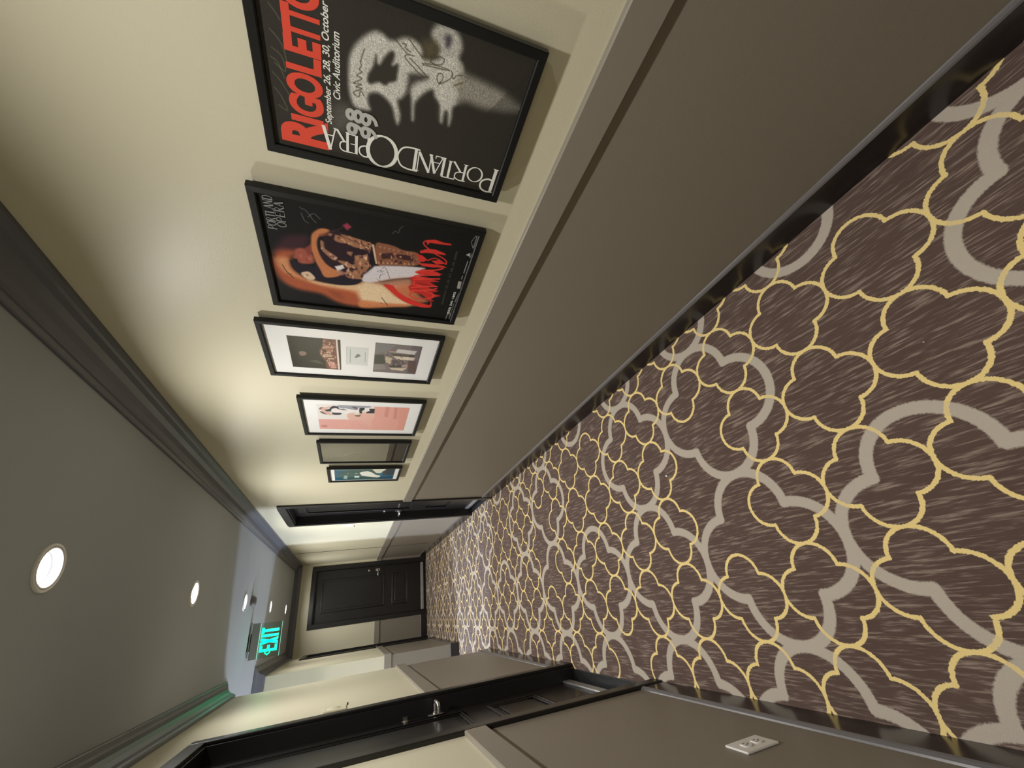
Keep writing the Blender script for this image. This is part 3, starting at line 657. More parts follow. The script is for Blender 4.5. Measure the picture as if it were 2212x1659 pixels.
# picture layers: frame | shape (P polygon, L stroke+width) | colour | soft edge | opacity | outline in mm from the frame's lower left corner
PAINT_TXT = '''
1|P|D2D0C8|7|0.95|225.5,390.9 242.9,388.4 261.2,381 278.7,367.7 291.9,353.3 298.8,341.3 298.3,328.9 293.1,317.2 295.1,303.3 303.2,291.3 306.7,276.2 303.3,261.3 293.9,250.6 281.4,248.8 283.1,231.2 292.1,209.2 300.1,182.7 290.1,166.5 256.2,158.4 235.5,159.2 215.6,163.9 204.9,170.8 181.5,169 165.2,171.9 193.6,179.3 191.5,186.7 166.8,188.2 176.8,196.3 202,201 215.7,212.4 229.8,220.8 215,238.8 197.5,251 186.7,254 157.9,251.7 156.9,255.4 191.9,260.5 208.6,265.5 207.8,272.5 194,282.5 184.7,290.2 156.9,281.6 136.1,285.5 149.3,292.7 170.4,300.4 184.3,315.7 190.2,332.9 182.4,350.4 164.3,351.1 151.4,346.4 147,361.8 149.3,378.5 164.9,386.9 187.8,390.9
1|P|D2D0C8|8|0.85|322.9,237.9 338,235.2 346.1,226.2 349.8,207.2 340.9,186.4 323.7,175.5 310.4,176.6 295.5,181.7 285.2,207.9 293.9,219.3 307.7,220.4
1|P|A09C92|13|0.9|287,172.4 279.2,158.5 275.6,118.9 269.9,73.3 259.8,39.5 246.2,14.9 232.2,45.3 224,104.3 226.7,142.1 223.9,163.2
1|P|39352E|5|1|260,339.3 246.7,336 245.9,330.7 263.1,321.4 276.1,309.4 268.5,303.5 250.5,307.2 256.4,295.7 239.1,295.4 224.6,296.8 216.9,309.9 209.4,317.5 211.8,331.4 203.3,347.2 209,354.1 222.3,351.9 239.6,343.5
1|P|4A4640|8|1|246.2,271.5 251,251.2 251.3,233 243.1,238.8 232.8,255.8 224.1,263.1 210.8,267.2 208.8,274.1 227.6,273.4 238,273.3
1|P|4D4750|7|1|328.1,213.5 334.4,204 327.1,198.4 314.7,201.2 313.8,207.9 322.5,209.7
1|P|6E6248|12|0.7|308.2,252.8 316.2,234.1 311.3,223.8 293.1,221.9 284.2,235.5 285.6,246.7
1|P|77704F|9|0.35|249.7,180.4 274,165.2 237,153.9 244.6,170.3
1|P|39352E|7|0.8|213.1,212 203.4,201.2 173.9,195.8 174.2,205.2
1|P|6B6862|20|0.7|134.9,425 147.4,392.9 113.7,379.7 80.9,406.6 64,427.2
1|P|302D29|3|0.35|145.9,133.9 349,14.4 51.3,-112.7 23,91.7
1|L2|4F4636|0.8|0.85|263.9,361.1 249.7,365.7 236.9,368.6 232.9,366 224.3,370.3 220.9,365 211.6,375.3 208.4,364.7 195,381.7 197.3,365.1 189.4,376.3 189,364.2 177.3,381.5 171,370.6 184.3,366.8 175.6,359.8
1|L2|4F4636|0.8|0.85|297.6,306.1 289.6,295 280,280.9
1|L2|4F4636|0.8|0.85|305.6,279.9 294.8,266.8 282.2,250.2
1|L2|4F4636|0.8|0.85|279.7,266.1 277.8,280.6 271.2,282.5 260.3,266.3 249.7,246.8 250.1,232.8
1|L2|4F4636|0.8|0.85|273.6,274.8 263.4,255.8 249.7,234.1
1|L2|4F4636|0.8|0.85|294.1,291.6 294.2,283.8 288.3,284.4 285,276.1 284.6,273.4
1|L2|4F4636|0.8|0.85|271.7,248.7 276.5,220.3 275.1,191.6 269.8,247
1|L2|4F4636|0.8|0.85|277.6,233 285.8,230.3 292.6,217.6 291.8,206.3 282.5,208.8 277.7,220.5 278.8,233.2
1|L2|4F4636|0.8|0.85|275.9,188.9 271.1,183.5
1|L2|4F4636|0.8|0.85|248.6,202.3 246.2,210.5 255.3,215.1 263.8,212.3 263.4,205.1 256.5,202.3 244.1,208.7 255.2,193.3 262.6,186.1 270.7,184.9 262.6,181.7 269.5,175.9 274.4,163.8
1|L2|4F4636|0.8|0.85|251,176.2 261.2,159.6
1|L2.2|7A7862|0.8|0.5|285.6,526.3 275.5,517 264.5,509.4
1|L2.2|7A7862|0.8|0.5|246.1,530.1 235.5,518.6 220.1,509.1 196.1,506
1|L2.2|7A7862|0.8|0.5|215.4,530.7 205.1,514.8 178.9,510 189.4,528.5
1|L2.2|7A7862|0.8|0.5|171.5,534.8 158.8,522.4 133.1,506.8
1|L2.2|7A7862|0.8|0.5|142.4,534.7 128.1,524.1 101.2,514.5 108.1,530.8
1|L2.2|7A7862|0.8|0.5|199,534.9 191.2,522.4 165.6,513.5
2|P|4A2632|14|0.8|243,601.8 309,567.5 323.8,531.6 324.9,501 269,518.8 255.4,562.7
2|P|B05C3C|16|1|225.6,604.2 252.5,589.6 262.3,562 257.8,537.9 222,559.6 196.4,562.3 173.3,550.6 151.4,528.5 140.1,489.8 134.6,439.2 148.5,373.7 170.5,347.6 163.9,320.6 167.6,263.6 181.6,197.3 75.3,184.6 61.3,255.3 36.3,358.3 45.8,428.1 79.7,480.4 87.7,543.9 108,583.9 142.8,603.6 189,611.4
2|P|D9976A|13|1|216.5,598.7 227.5,565.8 182.6,559.1 142.7,514.5 134.6,439.2 151.3,360.4 146.6,262 80,256.8 88,331.4 111.9,386.8 120.8,465.4 141.3,539.1 165.8,584.4
2|P|E8C8A0|9|0.8|142.7,514.5 136.7,439.1 153.4,360.5 141.7,305.9 121.8,359.9 124.2,439.5 127.8,490.5
2|P|EBD0AC|14|1|163.6,353.5 169.7,288.3 129.7,248.9 100.9,202.6 82,163.8 65.3,270.8 71,351.3
2|P|D98A5A|8|0.9|71,351.3 74,271.4 79.3,177.6 47.7,269.6 31.8,350.4
2|P|8A4630|12|0.6|102.4,453.2 96.6,419 63.3,408.6 74.7,440.9
2|P|2C1B24|3|1|354.5,455.2 369.2,432.5 363.4,405.7 339.7,330.6 335.9,318.4 250.6,303.8 233.1,331.3 178,350.4 145.7,386.9 138.7,439.1 160.1,488.6 234.5,489 307.7,466.4
2|P|221A26|3|1|222,559.6 215.4,541.9 208.2,509.7 198.7,486.4 168.4,468.3 169.3,428.1 183.3,399.8 174.2,386.9 178,350.4 154.3,365.8 142.5,392.1 138.7,439.1 144.1,489.6 159.3,527.9 177.1,550.2 200.7,559.6
2|P|B8825E|3|0.85|341.7,431 350.7,419.5 319.8,329.8 306.7,326.8 313.6,356.3 315.3,377.9 324.1,396.8 323,415.4 328.9,431.4
2|P|B8825E|3|0.85|356.6,408.1 343,330.8 327,327.7 335.1,363.9 347.7,405.9
2|P|B8825E|3|0.85|319.6,470.3 315.3,461.5 289.8,458 263,426 246.5,436 269.3,458.9 287.1,469.7
2|P|B8825E|3|0.85|293.9,396.9 294.4,380.1 275.9,384.8 283.6,396.9
2|P|B8825E|3|0.85|281.6,375.1 275.6,355.4 297,338.7 270.5,330.3 236.9,331.5 205.1,353.7 200,376.8 239,372.1
2|P|B8825E|3|0.85|202.2,402.2 215.4,376.9 205.6,351.1 181.5,353.1 177.5,371.4 177,392.1 186.6,402.3
2|P|B8825E|3|0.85|248.7,426.3 250.1,404.4 237.9,377.1 223,377 231.8,404.5
2|P|B8825E|3|0.85|353.6,446.4 353.2,435.2 342.7,440 343.7,449
2|P|8E5C44|2.5|1|340.9,316.2 349.5,290.6 346.2,260.4 336.5,233.5 333,184.8 284.6,179.2 264.6,260.4 259.3,307.2
2|P|3A2024|3|0.9|306.6,299.3 317.8,264.9 299.9,256.2 284.7,293.2
2|P|3A2024|3|0.9|314.6,250.3 316.8,212 297.9,189.8 297,224.3 298.8,246.4
2|P|D9A988|1.6|0.8|273.7,304.5 268.3,298.2 260.1,303.7
2|P|D9A988|1.6|0.8|275.6,291.5 270.2,285.1 262.4,290.6
2|P|D9A988|1.6|0.8|277.6,278.4 272.1,271.9 264.6,277.4
2|P|D9A988|1.6|0.8|279.5,265.3 274.1,258.7 266.9,264.2
2|P|D9A988|1.6|0.8|281.4,252.1 276,245.5 269.2,251
2|P|D9A988|1.6|0.8|283.4,238.8 278,232.1 271.5,237.6
2|P|D9A988|1.6|0.8|285.4,225.5 279.9,218.7 273.8,224.2
2|P|D9A988|1.6|0.8|287.3,212.1 281.9,205.3 276.1,210.8
2|P|D9A988|1.6|0.8|289.3,198.7 283.9,191.7 278.4,197.3
2|P|C08C6C|2|0.8|337.1,305.8 336.4,298.4 327.7,302.9
2|P|C08C6C|2|0.8|336.2,292.4 335.4,285 326.7,289.5
2|P|C08C6C|2|0.8|335.2,279 334.4,271.5 325.7,275.9
2|P|C08C6C|2|0.8|334.3,265.4 333.4,257.8 324.7,262.2
2|P|C08C6C|2|0.8|333.3,251.6 332.5,244 323.6,248.4
2|P|C08C6C|2|0.8|332.3,237.8 331.5,230.1 322.6,234.4
2|P|C08C6C|2|0.8|331.3,223.8 330.5,216 321.5,220.3
2|P|C08C6C|2|0.8|330.3,209.7 329.4,201.9 320.5,206.1
2|P|E0BFA0|1.2|1|337,326.2 339.9,320.7 261,307.3 259.7,313.2
2|P|1E141E|3|1|314.1,339.3 320.9,325 259.9,312 248.6,329.4
2|P|A85A4A|5|1|267,541.5 277,527.1 272.2,504.9 247.7,492.8 222.5,494.5 212.4,523.5 216.5,537.1 229.8,540.5 231.2,549.5 249.3,545.4
2|P|8A4438|5|1|275.8,518.2 300.6,496.1 268.6,491.5 255,506.2
2|P|C98054|4|1|326.5,494.3 347,486.4 365.6,465.6 363.4,443.8 340.9,460.3 331.4,474.1 304.4,480.1 265.5,475.5 230.1,460.6 209.6,437 199.9,412.3 177.7,425.3 165.5,463.5 197.1,476.7 234.5,489 280.9,496.4
2|P|7E4430|4|0.8|340.8,473.6 356.1,448.5 343.7,449 334.5,471.7
2|P|E9E2E0|3|1|221.4,434.3 234.4,409.4 220.6,404.6 201,424.9
2|P|B08070|3|0.8|209.2,422.2 199.4,397.2 184.4,412.5 192.8,427.5
2|P|E0C4A8|3|1|169.4,534.3 181.3,514.1 172.5,502.6 155,493.9 142.9,504.6 148.5,523.9
2|P|8A6050|2|0.8|168.2,522.3 166.4,512.8 158.1,515.8
2|P|A03A52|4|1|390,408.8 401.9,396.5 390,384.2 374.8,396.6
2|L1.5|5A4A44|0.8|0.8|357.8,441.8 372.4,419.1 386,406.6
2|P|DDD6DA|5|1|198,350.6 211.2,340.1 240.8,319.5 251.5,308 267.6,236 275.4,156.2 254,178.8 234.5,165.7 222.4,195.4 201.9,255 171.5,316.3 172.2,348.7
2|P|E2A184|16|0.8|167.7,316.1 200,254.8 216.8,194.7 178.7,189.9 152,240.2 168,278
2|P|D0805A|12|0.85|151.5,242.8 189.2,196.6 137.1,151.6 113.1,119.8 95.7,162.7 123.9,216
2|P|D8372F|2.5|1|167.5,280.5 171.5,252.4 156,240.6 142.2,228.6 124,205.1 104.3,163.9 95.8,128.5 94.7,111 114.8,111.4 98.3,104.3 79.2,108.5 74.8,142.7 84.8,183.9 104,219.4 133.8,249.2
2|P|C8302B|4|1|220,197.7 231.2,180.9 236,150.1 229.3,127.7 221.8,99.4 211.8,127.5 200.3,106.4 185.5,128.7 174.4,93.4 158.1,121.4 151.3,82.1 132.3,111.5 117,100.3 117.4,120.4 142.3,146.8 154.9,187 177,197.7 195.2,186.7
2|P|8E2420|2|0.6|205.1,177.4 202.5,134.1 193.1,121.7 193.1,159.7
2|P|8E2420|2|0.6|173,178.5 170,134.4 156.4,98.6 158.6,149.2
2|P|D8372F|1.5|1|253.4,181.3 267.9,165.3 271.1,134.7 264.9,112.6 257,93.8 249.6,131.1 246.5,162.2
2|P|D8372F|1.5|1|327.6,193.8 328.8,174.3 318.4,160.3 312.9,154.4 301.8,165.3 300.1,180.1 313.5,182
2|P|D8372F|1.5|1|292.8,181.6 298.8,139.4 298.6,100.5 292.8,86.2 283.3,136.8 281.9,167.4
2|P|D8372F|1.5|1|344.8,184 360.3,159.5 361.1,135 352.9,106 346,99.5 343.6,131.9 341.7,161.5 335.7,180.3
2|L4.5|D8372F|0.8|1|309.6,153.9 324,136 321.2,117.7 307.2,94.3 319.6,94.2 330.7,106.7 342,131.6 354,151.1 368.9,170.6 380,177.1 389.8,169 395.6,150.8
2|P|D8372F|1.5|1|390.7,171.6 400.3,144.4 394.4,116.6 395.4,92.1 388.7,93.2 385,129.5 384.4,158.6 373.6,164.1
2|P|D8372F|1.5|1|312.3,141.7 319.6,117.4 307.8,99.7 298.8,123.9
2|L5.5|E8463A|0.8|1|160.3,176.1 133.9,190.2 119.3,157 133.6,113.1 153.4,108.1 163.9,146.2 158.5,184.6 172.7,128.8 185.9,102.5
2|L5.5|E8463A|0.8|1|174.7,187.8 187.3,145.1 196.4,102.2
2|L5.5|E8463A|0.8|1|187.3,145.1 190.2,182.7 206.3,181.8
2|L5.5|E8463A|0.8|1|215.7,185.4 228.3,134.8 235.6,100.7
2|L5.5|E8463A|0.8|1|224.6,151.7 229.2,184.6 239.3,167.5 253.1,104.3
2|L5.5|E8463A|0.8|1|242.9,150.8 250.4,183.4 263.7,158 275.6,116 287.1,98.9
2|L1.3|2A2426|0.8|1|189.3,304.6 184.4,291.8
2|L1.3|2A2426|0.8|1|195.1,295 214.1,293.6 220.4,281.6
2|L1.3|2A2426|0.8|1|226.1,305.4 236.2,292.5 224.9,294.3 234.2,285
2|L1.3|2A2426|0.8|1|243.7,290.6 252.3,283.8 236.4,275.3 202.1,262.7
2|L2.2|1C1614|0.8|1|101.6,284 82.6,272 60.9,259.6
2|L1.6|1C1614|0.8|1|69.2,284.7 70.2,279.3
2|L2.4|2A1A12|0.8|1|195.1,584.4 171.2,576.7 154.6,566.8 141,558.6
2|L1.6|2A1A12|0.8|1|156.4,576.1 160.1,559
2|L2.2|77787A|0.8|0.75|407,513.5 383.3,507.2 375.6,497.3
2|L2.2|77787A|0.8|0.75|422.5,506.1 408.9,494.8 393.9,487.5 381.9,477.7
2|L2.2|77787A|0.8|0.75|397,497.8 412.1,482.1 396.3,466.2
2|L2.2|77787A|0.8|0.75|425.4,516 419.2,508.4
2|L2.2|6A706A|0.8|0.7|392.6,271.3 404.7,263.4 399.7,253.9 416.4,251.1 427,243.2
2|P|E6BFA0|1.6|0.85|230.4,382.9 240.5,374.8 235.3,368.3 224.2,373
2|P|E6BFA0|1.6|0.85|275.7,349.8 285.3,342.7 280.3,336.7 269.7,340.7
2|P|D8A484|1.6|0.85|284.6,352.4 290.6,347.9 287.5,344.2 281,346.7
2|P|8A5A44|1.6|0.85|250.5,368.7 262,363.4 254.8,358.9 241.6,361.9
2|P|8A5A44|1.6|0.85|205.7,363.5 211.4,360.1 208.1,357.3 201.7,359.2
2|P|8A5A44|1.6|0.85|210.7,367 221.4,362.3 214.6,358.2 202.4,361
2|P|4A2C28|1.6|0.85|223.7,374.9 235,369.2 228,364.5 215.2,367.8
2|P|D8A484|1.6|0.85|250.4,364.3 263.6,358.6 255.2,353.5 240.1,356.8
2|P|D8A484|1.6|0.85|261.1,358.4 268.7,354.3 264.2,350.8 255.6,353.1
2|P|D8A484|1.6|0.85|279.3,369.8 286.5,366.4 282,363.6 273.7,365.5
2|P|D8A484|1.6|0.85|248.1,345.4 257.6,337.2 253.1,330.3 242.7,335
2|P|C08C6C|1.6|0.85|269.6,372.5 278,366.1 273.7,360.7 264.5,364.5
2|P|8A5A44|1.6|0.85|185,391.8 192.4,384.5 189.1,378.6 181.2,383
2|P|E6BFA0|1.6|0.85|238.5,380.5 246,373.9 242.4,368.4 234.3,372.4
2|P|D8A484|1.6|0.85|208.4,400.2 219.1,396.4 211.9,393.4 199.3,395.7
2|P|E6BFA0|1.6|0.85|184.2,382.3 197.1,379.3 187.9,376.7 172.7,378.4
2|P|E6BFA0|1.6|0.85|193.9,391.2 202.8,386.9 197.1,383.5 186.9,386
2|P|C08C6C|1.6|0.85|280.4,368.3 288.1,360.1 284.9,353.4 276.8,358.2
2|P|8A5A44|1.6|0.85|256.4,347.3 263.2,344.1 259,341.2 251.2,343
2|P|8A5A44|1.6|0.85|277.9,367.6 289.8,361.8 282.5,356.7 268.8,360.1
2|P|E6BFA0|1.6|0.85|277.4,345.4 289.5,341.9 281.2,338.6 267,340.4
2|P|4A2C28|1.6|0.85|195.9,354.1 209.6,350.2 200.1,346.5 183.9,348.7
2|P|C08C6C|1.6|0.85|248.5,366.1 254,362.6 250.9,359.7 244.8,361.7
2|P|E6BFA0|1.6|0.85|212,396.9 224.4,392.4 216.1,388.9 201.7,391.6
2|P|8A5A44|1.6|0.85|235.2,379.7 249.4,371.8 241,365.1 224.9,369.8
2|P|C08C6C|1.6|0.85|226.4,400.9 237.6,393.3 231.4,387.1 218.9,391.7
2|P|4A2C28|1.6|0.85|188.2,401.9 195.1,394.6 192.1,388.8 184.8,393.2
2|P|C08C6C|1.6|0.85|245.5,403.5 252.2,397.5 249,392.6 241.7,396.3
2|P|E6BFA0|1.6|0.85|236.7,405.4 248,400.5 240.7,396.8 227.6,399.7
2|P|C08C6C|1.6|0.85|276.5,367.7 281.6,364.6 278.7,362.1 273,363.9
2|P|4A2C28|1.6|0.85|192.9,356.3 203.8,353.3 196.2,350.5 183.4,352.2
2|P|8A5A44|1.6|0.85|251.3,378.1 263.8,375 255,372.4 240.2,374.1
2|P|4A2C28|1.6|0.85|215.4,391 228.9,383.1 220.9,376.6 205.6,381.3
2|P|D8A484|1.6|0.85|254,360.8 259.7,357.9 256.3,355.3 249.9,357
2|P|D09C78|1.6|0.85|320.3,344.2 328.5,340.5 323.4,337.2 314.1,339.2
2|P|D09C78|1.6|0.85|326.6,389.1 333.6,384.7 329.7,381.2 321.8,383.8
2|P|6A4234|1.6|0.85|330.2,364.4 339.4,359.9 333.9,356 323.4,358.6
2|P|E0B08C|1.6|0.85|335.4,415.3 341,409.6 338.7,405 332.7,408.5
2|P|E0B08C|1.6|0.85|320.2,349.6 326.4,343.8 323.7,338.8 317,342.2
2|P|D09C78|1.6|0.85|314.9,339.1 322,335.4 317.8,332.1 309.8,334.1
2|P|E0B08C|1.6|0.85|326.2,362.1 334.5,358.7 329.2,355.7 319.6,357.7
2|P|6A4234|1.6|0.85|340,423.8 347.5,419.4 343.2,416.1 334.8,418.8
2|P|E0B08C|1.6|0.85|325.2,335.2 331.8,332.3 327.8,329.6 320.2,331.2
2|P|E0B08C|1.6|0.85|314.4,362.1 319,357.8 317,354.2 312.1,356.7
2|P|D09C78|1.6|0.85|329.2,408.7 336.3,403.7 332.5,399.8 324.6,402.8
2|P|D09C78|1.6|0.85|321.5,346.9 327.8,343.8 324,341 316.9,342.8
2|P|E0B08C|1.6|0.85|326,395 334.6,391.9 328.8,389.5 318.9,391.3
2|P|D09C78|1.6|0.85|315.5,346.2 322.7,340.4 319.2,335.4 311.3,338.8
2|P|E0B08C|1.6|0.85|315.1,347.5 320.5,341.7 318.4,336.8 312.7,340.2
2|P|6A4234|1.6|0.85|313,340.5 317.7,336.9 315.3,333.8 310.2,335.9
2|P|B08070|1.6|0.85|268.9,453.4 275.9,447.7 272.3,443.6 264.6,447.1
2|P|B08070|1.6|0.85|265,444.6 272.1,440.5 267.9,437.6 259.8,440.1
2|P|D8B0A0|1.6|0.85|258.3,432.7 264.4,428.1 261.2,424.6 254.5,427.4
2|P|6A4650|1.6|0.85|284.3,462.4 290.3,459.4 286.5,457.4 279.5,459.4
2|P|B08070|1.6|0.85|281.6,464.9 288.7,460.6 284.5,457.7 276.5,460.4
2|P|D8B0A0|1.6|0.85|267.5,448.5 276.3,443.5 271,439.9 261,443.1
2|P|6A4650|1.6|0.85|260.8,443.8 267.1,438.2 264,434 257.2,437.4
2|P|6A4650|1.6|0.85|261.2,446.5 268.1,443.5 263.5,441.5 255.6,443.4
2|P|B08070|1.6|0.85|311.5,469.9 317.9,467.2 313.7,465.5 306.4,467.3
2|P|D8B0A0|1.6|0.85|288.8,471.1 294.7,467.2 291.4,464.4 284.8,466.9
2|P|B08070|1.6|0.85|258.1,443.4 264.5,440.2 260.4,437.9 253.1,440
2|P|D8B0A0|1.6|0.85|253.9,437.7 261.5,432 257.5,427.6 249,431.2
2|P|5A3028|1.6|0.85|336.9,340.2 345.1,335.5 340.4,331.3 331.3,333.9
2|P|C88C6C|1.6|0.85|351,395 356.7,390.2 354,386.3 347.9,389.2
2|P|5A3028|1.6|0.85|338.2,359.8 346.5,356.9 341,354.2 331.5,355.9
2|P|C88C6C|1.6|0.85|341.2,365.8 349.8,362.3 344.3,359.3 334.5,361.3
2|P|5A3028|1.6|0.85|342.1,388.8 346.8,386.4 344,384.4 338.7,385.8
2|P|C88C6C|1.6|0.85|345,389 351,384.9 347.8,381.6 341.1,384.1
2|P|5A3028|1.6|0.85|338.7,378 344.6,373.7 341.5,370.3 335,372.8
2|P|C88C6C|1.6|0.85|341.2,338.8 345.8,334.1 344,330.1 339.2,332.8
2|P|C88C6C|1.6|0.85|336.7,364.5 343.9,360.9 339.5,357.9 331.3,359.9
2|P|B47C60|1.6|0.85|300.4,198.3 309.6,197 303.1,194.2 292.4,194.3
2|P|5A3430|1.6|0.85|268.2,300.2 274.8,296.7 270.9,293.3 263.4,295.2
2|P|5A3430|1.6|0.85|288.7,208.4 297.8,206.7 291.5,203.6 280.8,204
2|P|5A3430|1.6|0.85|326.9,240.5 333.3,236.5 329.9,232.4 322.8,234.5
2|P|5A3430|1.6|0.85|321.3,206 326.8,203.8 323.4,201.1 317.1,202
2|P|3A2024|1.6|0.85|310.3,229.3 317.2,226.8 312.8,223.7 305,224.8
2|P|B47C60|1.6|0.85|285.1,267 290.1,261.9 288.1,257.3 282.8,260.2
2|P|B47C60|1.6|0.85|324.3,222 332.6,220.3 326.9,217.6 317.2,218
2|P|5A3430|1.6|0.85|290.3,278.1 298.4,273.6 293.8,269.2 284.7,271.5
2|P|5A3430|1.6|0.85|292.6,231.5 297.7,229.1 294.7,226.3 289,227.5
2|P|D8A888|1.6|0.85|303.6,303.8 310.8,300.4 306.4,297.1 298.3,298.9
2|P|5A3430|1.6|0.85|307.3,285.8 316.4,281.4 311,276.8 300.7,279.2
2|P|5A3430|1.6|0.85|297.1,243.1 303.6,240 299.7,236.6 292.4,238.1
2|P|D8A888|1.6|0.85|299.1,268.6 307.5,266.6 301.7,264 292,264.7
2|P|3A2024|1.6|0.85|282.9,256.6 291.6,251.7 286.7,246.7 277,249.2
2|P|B47C60|1.6|0.85|313.9,262 320.1,257.2 317.1,252.6 310.5,255.2
2|P|B47C60|1.6|0.85|282.2,275.9 287.5,270.8 285.3,266.2 279.6,269
2|P|3A2024|1.6|0.85|307.4,240.2 314.2,237.4 310.1,234.1 302.4,235.4
2|P|D8A888|1.6|0.85|305.4,243.5 311.1,239.1 308.3,234.8 302.1,237.1
2|P|B47C60|1.6|0.85|307,303.1 311.4,298.7 309.6,294.8 304.9,297.3
2|P|5A3430|1.6|0.85|288,249 296.8,246.3 291,242.9 280.9,244
2|P|3A2024|1.6|0.85|286.4,266.1 290.9,262.8 288.6,259.6 283.7,261.4
2|P|3A2024|1.6|0.85|280.7,241.5 290.3,236.3 284.8,230.8 273.9,233.4
2|P|5A3430|1.6|0.85|275.8,243.9 281,240.3 278.3,236.7 272.5,238.6
2|P|3A2024|1.6|0.85|273.3,297.5 280.7,295.7 275.6,293.6 266.9,294.4
2|P|5A3430|1.6|0.85|297.8,212.2 303.9,209.2 300.4,205.7 293.6,207.2
2|P|B47C60|1.6|0.85|309.1,207.7 316.9,205.7 311.7,202.7 302.6,203.3
2|P|B47C60|1.6|0.85|327.4,212.5 331.7,210.6 329.2,208.4 324.3,209.2
2|P|B47C60|1.6|0.85|307.2,193.6 311.8,188.6 310.1,183.8 305.3,186.5
2|P|5A3430|1.6|0.85|277.6,301.6 282.4,296.2 280.7,291.4 275.7,294.6
2|P|4A2C30|1.6|0.85|231.6,356.7 241.2,352.3 235.2,348.4 224.1,350.9
2|P|4A2C30|1.6|0.85|278,339 285.6,333.3 281.7,328.4 273.2,331.7
2|P|9A6A54|1.6|0.85|304.7,336.1 312,333.1 307.4,330.3 298.9,331.9
2|P|9A6A54|1.6|0.85|260.4,356.5 269.6,353.7 263.3,351.2 252.5,352.7
2|P|C08C70|1.6|0.85|333.5,351 341.2,346.7 336.8,342.9 328.1,345.4
2|P|4A2C30|1.6|0.85|249.6,345.7 257.7,339.7 253.4,334.5 244.5,338
2|P|9A6A54|1.6|0.85|317,333.5 325.2,330.4 319.9,327.5 310.5,329.1
2|P|C08C70|1.6|0.85|317.1,356.6 323.5,352.3 320.1,348.7 312.9,351.1
2|P|C08C70|1.6|0.85|246.7,345.1 252.7,341.1 249.4,337.7 242.7,340
2|P|C08C70|1.6|0.85|246.8,330.2 254.5,327.6 249.4,325.1 240.4,326.4
2|P|9A6A54|1.6|0.85|319.1,352.1 327.1,348.2 322.2,344.7 313.1,346.9
2|P|4A2C30|1.6|0.85|267.9,337.9 273.9,334.4 270.4,331.2 263.7,333.2
2|P|9A6A54|1.6|0.85|219.2,349.1 228.9,342.5 223.6,336.8 212.7,340.6
2|P|4A2C30|1.6|0.85|311.4,349.1 321.8,343.1 315.8,337.9 304.1,341.3
2|P|8A4038|3|0.6|234.1,516.4 246,511.8 237.8,509.4 223.9,512.7
2|P|8A4038|3|0.6|256.8,510.7 266.5,504.4 260.9,500.3 249.9,504.5
2|P|8A4038|3|0.6|228.9,509.3 242.1,501 234.2,495.7 219.3,501.1
2|P|C4766A|3|0.6|238.2,512.7 245.7,506.1 241.9,501.5 233.7,505.8
2|P|D08878|3|0.6|234.2,506.1 245.4,501.5 237.9,498.9 224.9,502.1
2|P|C4766A|3|0.6|243.7,532.1 254.8,527.3 247.4,524.8 234.4,528.3
2|P|8A4038|3|0.6|221.3,536.7 228.2,532.2 224.1,529.4 216.4,532.4
2|P|A9A29A|1|1|201.6,32.4 239.4,35.3 238.2,22.4 201.9,21
2|L2.2|B8B8B8|0.8|1|251.1,26.8 266.7,26.4
2|L2.6|C8C8C8|0.8|0.8|280.2,25.5 335.2,25.4
2|P|B0B0B0|1|1|361.7,38.5 373.1,25.7 356.4,24.1
2|L4|8A8A8A|0.8|0.9|353.5,22 374.8,18.3
2|L1.6|A8AAAA|0.8|0.9|417,34.4 444.5,24 394.3,20.8 417,34.4
2|L1.6|A8AAAA|0.8|0.9|393.7,23.2 445.1,21.6
2|L1.6|A8AAAA|0.8|0.9|391.7,17.5 446.8,14.5
2|L3.5|9C9C9C|0.8|0.8|128,23.3 181.3,19.2
2|L2.6|B4B4B4|0.8|0.55|43.2,23.4 118.7,24.3
2|L3|B4B4B4|0.8|0.8|20.6,37.4 60.2,36.1
2|L2|C4C4C4|0.8|0.8|23.1,23.9 62.2,25.8
3|P|1D1B17|1|1|304.4,603.1 308.2,410.2 74.1,410.2 72.5,601.8
3|P|7A4A3E|4|0.9|303.7,473.4 306.5,429.2 78.1,424.1 77.9,468 133.6,472.8 167.8,485.1 218.3,492.7 254.1,475.8
3|P|C89A88|2.5|0.85|240,481.5 258.4,469 260.9,433.8 247.7,434.1 235.5,468.3
3|P|C9AE92|2.5|0.85|186,480.8 198.6,466.5 191.8,442.6 177.2,446.5 169.4,474.7
3|P|D8BFA4|2.5|0.85|164.1,462.7 167.8,438.1 157.4,434.8 153.5,461.4
3|P|DCA49A|2.5|0.85|134.7,465.7 135.4,435.4 82.7,433.1 79.9,453.3
3|P|B98878|2.5|0.85|299,473.6 300.4,465.5 261.7,468.8 260.6,475.5
3|P|A87A64|2.5|0.85|228.8,468.6 239.9,441.1 209.2,442.1 205.5,466.2
3|P|4A2C24|2.5|0.85|225.9,487.2 226,465.3 208.9,466.1 206,484.9
3|P|9A7F74|2.5|0.85|196.2,568.9 202.5,550.3 190.4,541.3 172,549.5 169.4,566.4
3|P|55504A|2.5|0.85|131.2,539 143.6,503.7 114.3,478.9 114.2,505.4
3|P|3A2420|2.5|0.85|149.9,461.5 153.5,436.7 146.2,436.9 142.5,461.8
3|P|E8D9D0|1|1|308.1,427.5 308.6,420.6 75.5,414.9 75.5,423.2
3|P|2E211C|1|1|308.6,420.6 308.2,410.2 74.1,410.2 74.3,414.5
3|P|D6DAD8|1|1|257.5,387.2 264.3,301.7 128.4,300.5 123.8,387.8
3|L1.2|8C908E|0.8|1|256.9,386.7 125,387.3
3|L2.2|7C8080|0.8|0.8|247.7,372.4 139.5,372.7
3|L2.2|8A8E8E|0.8|0.8|232.5,312 154.3,311.1
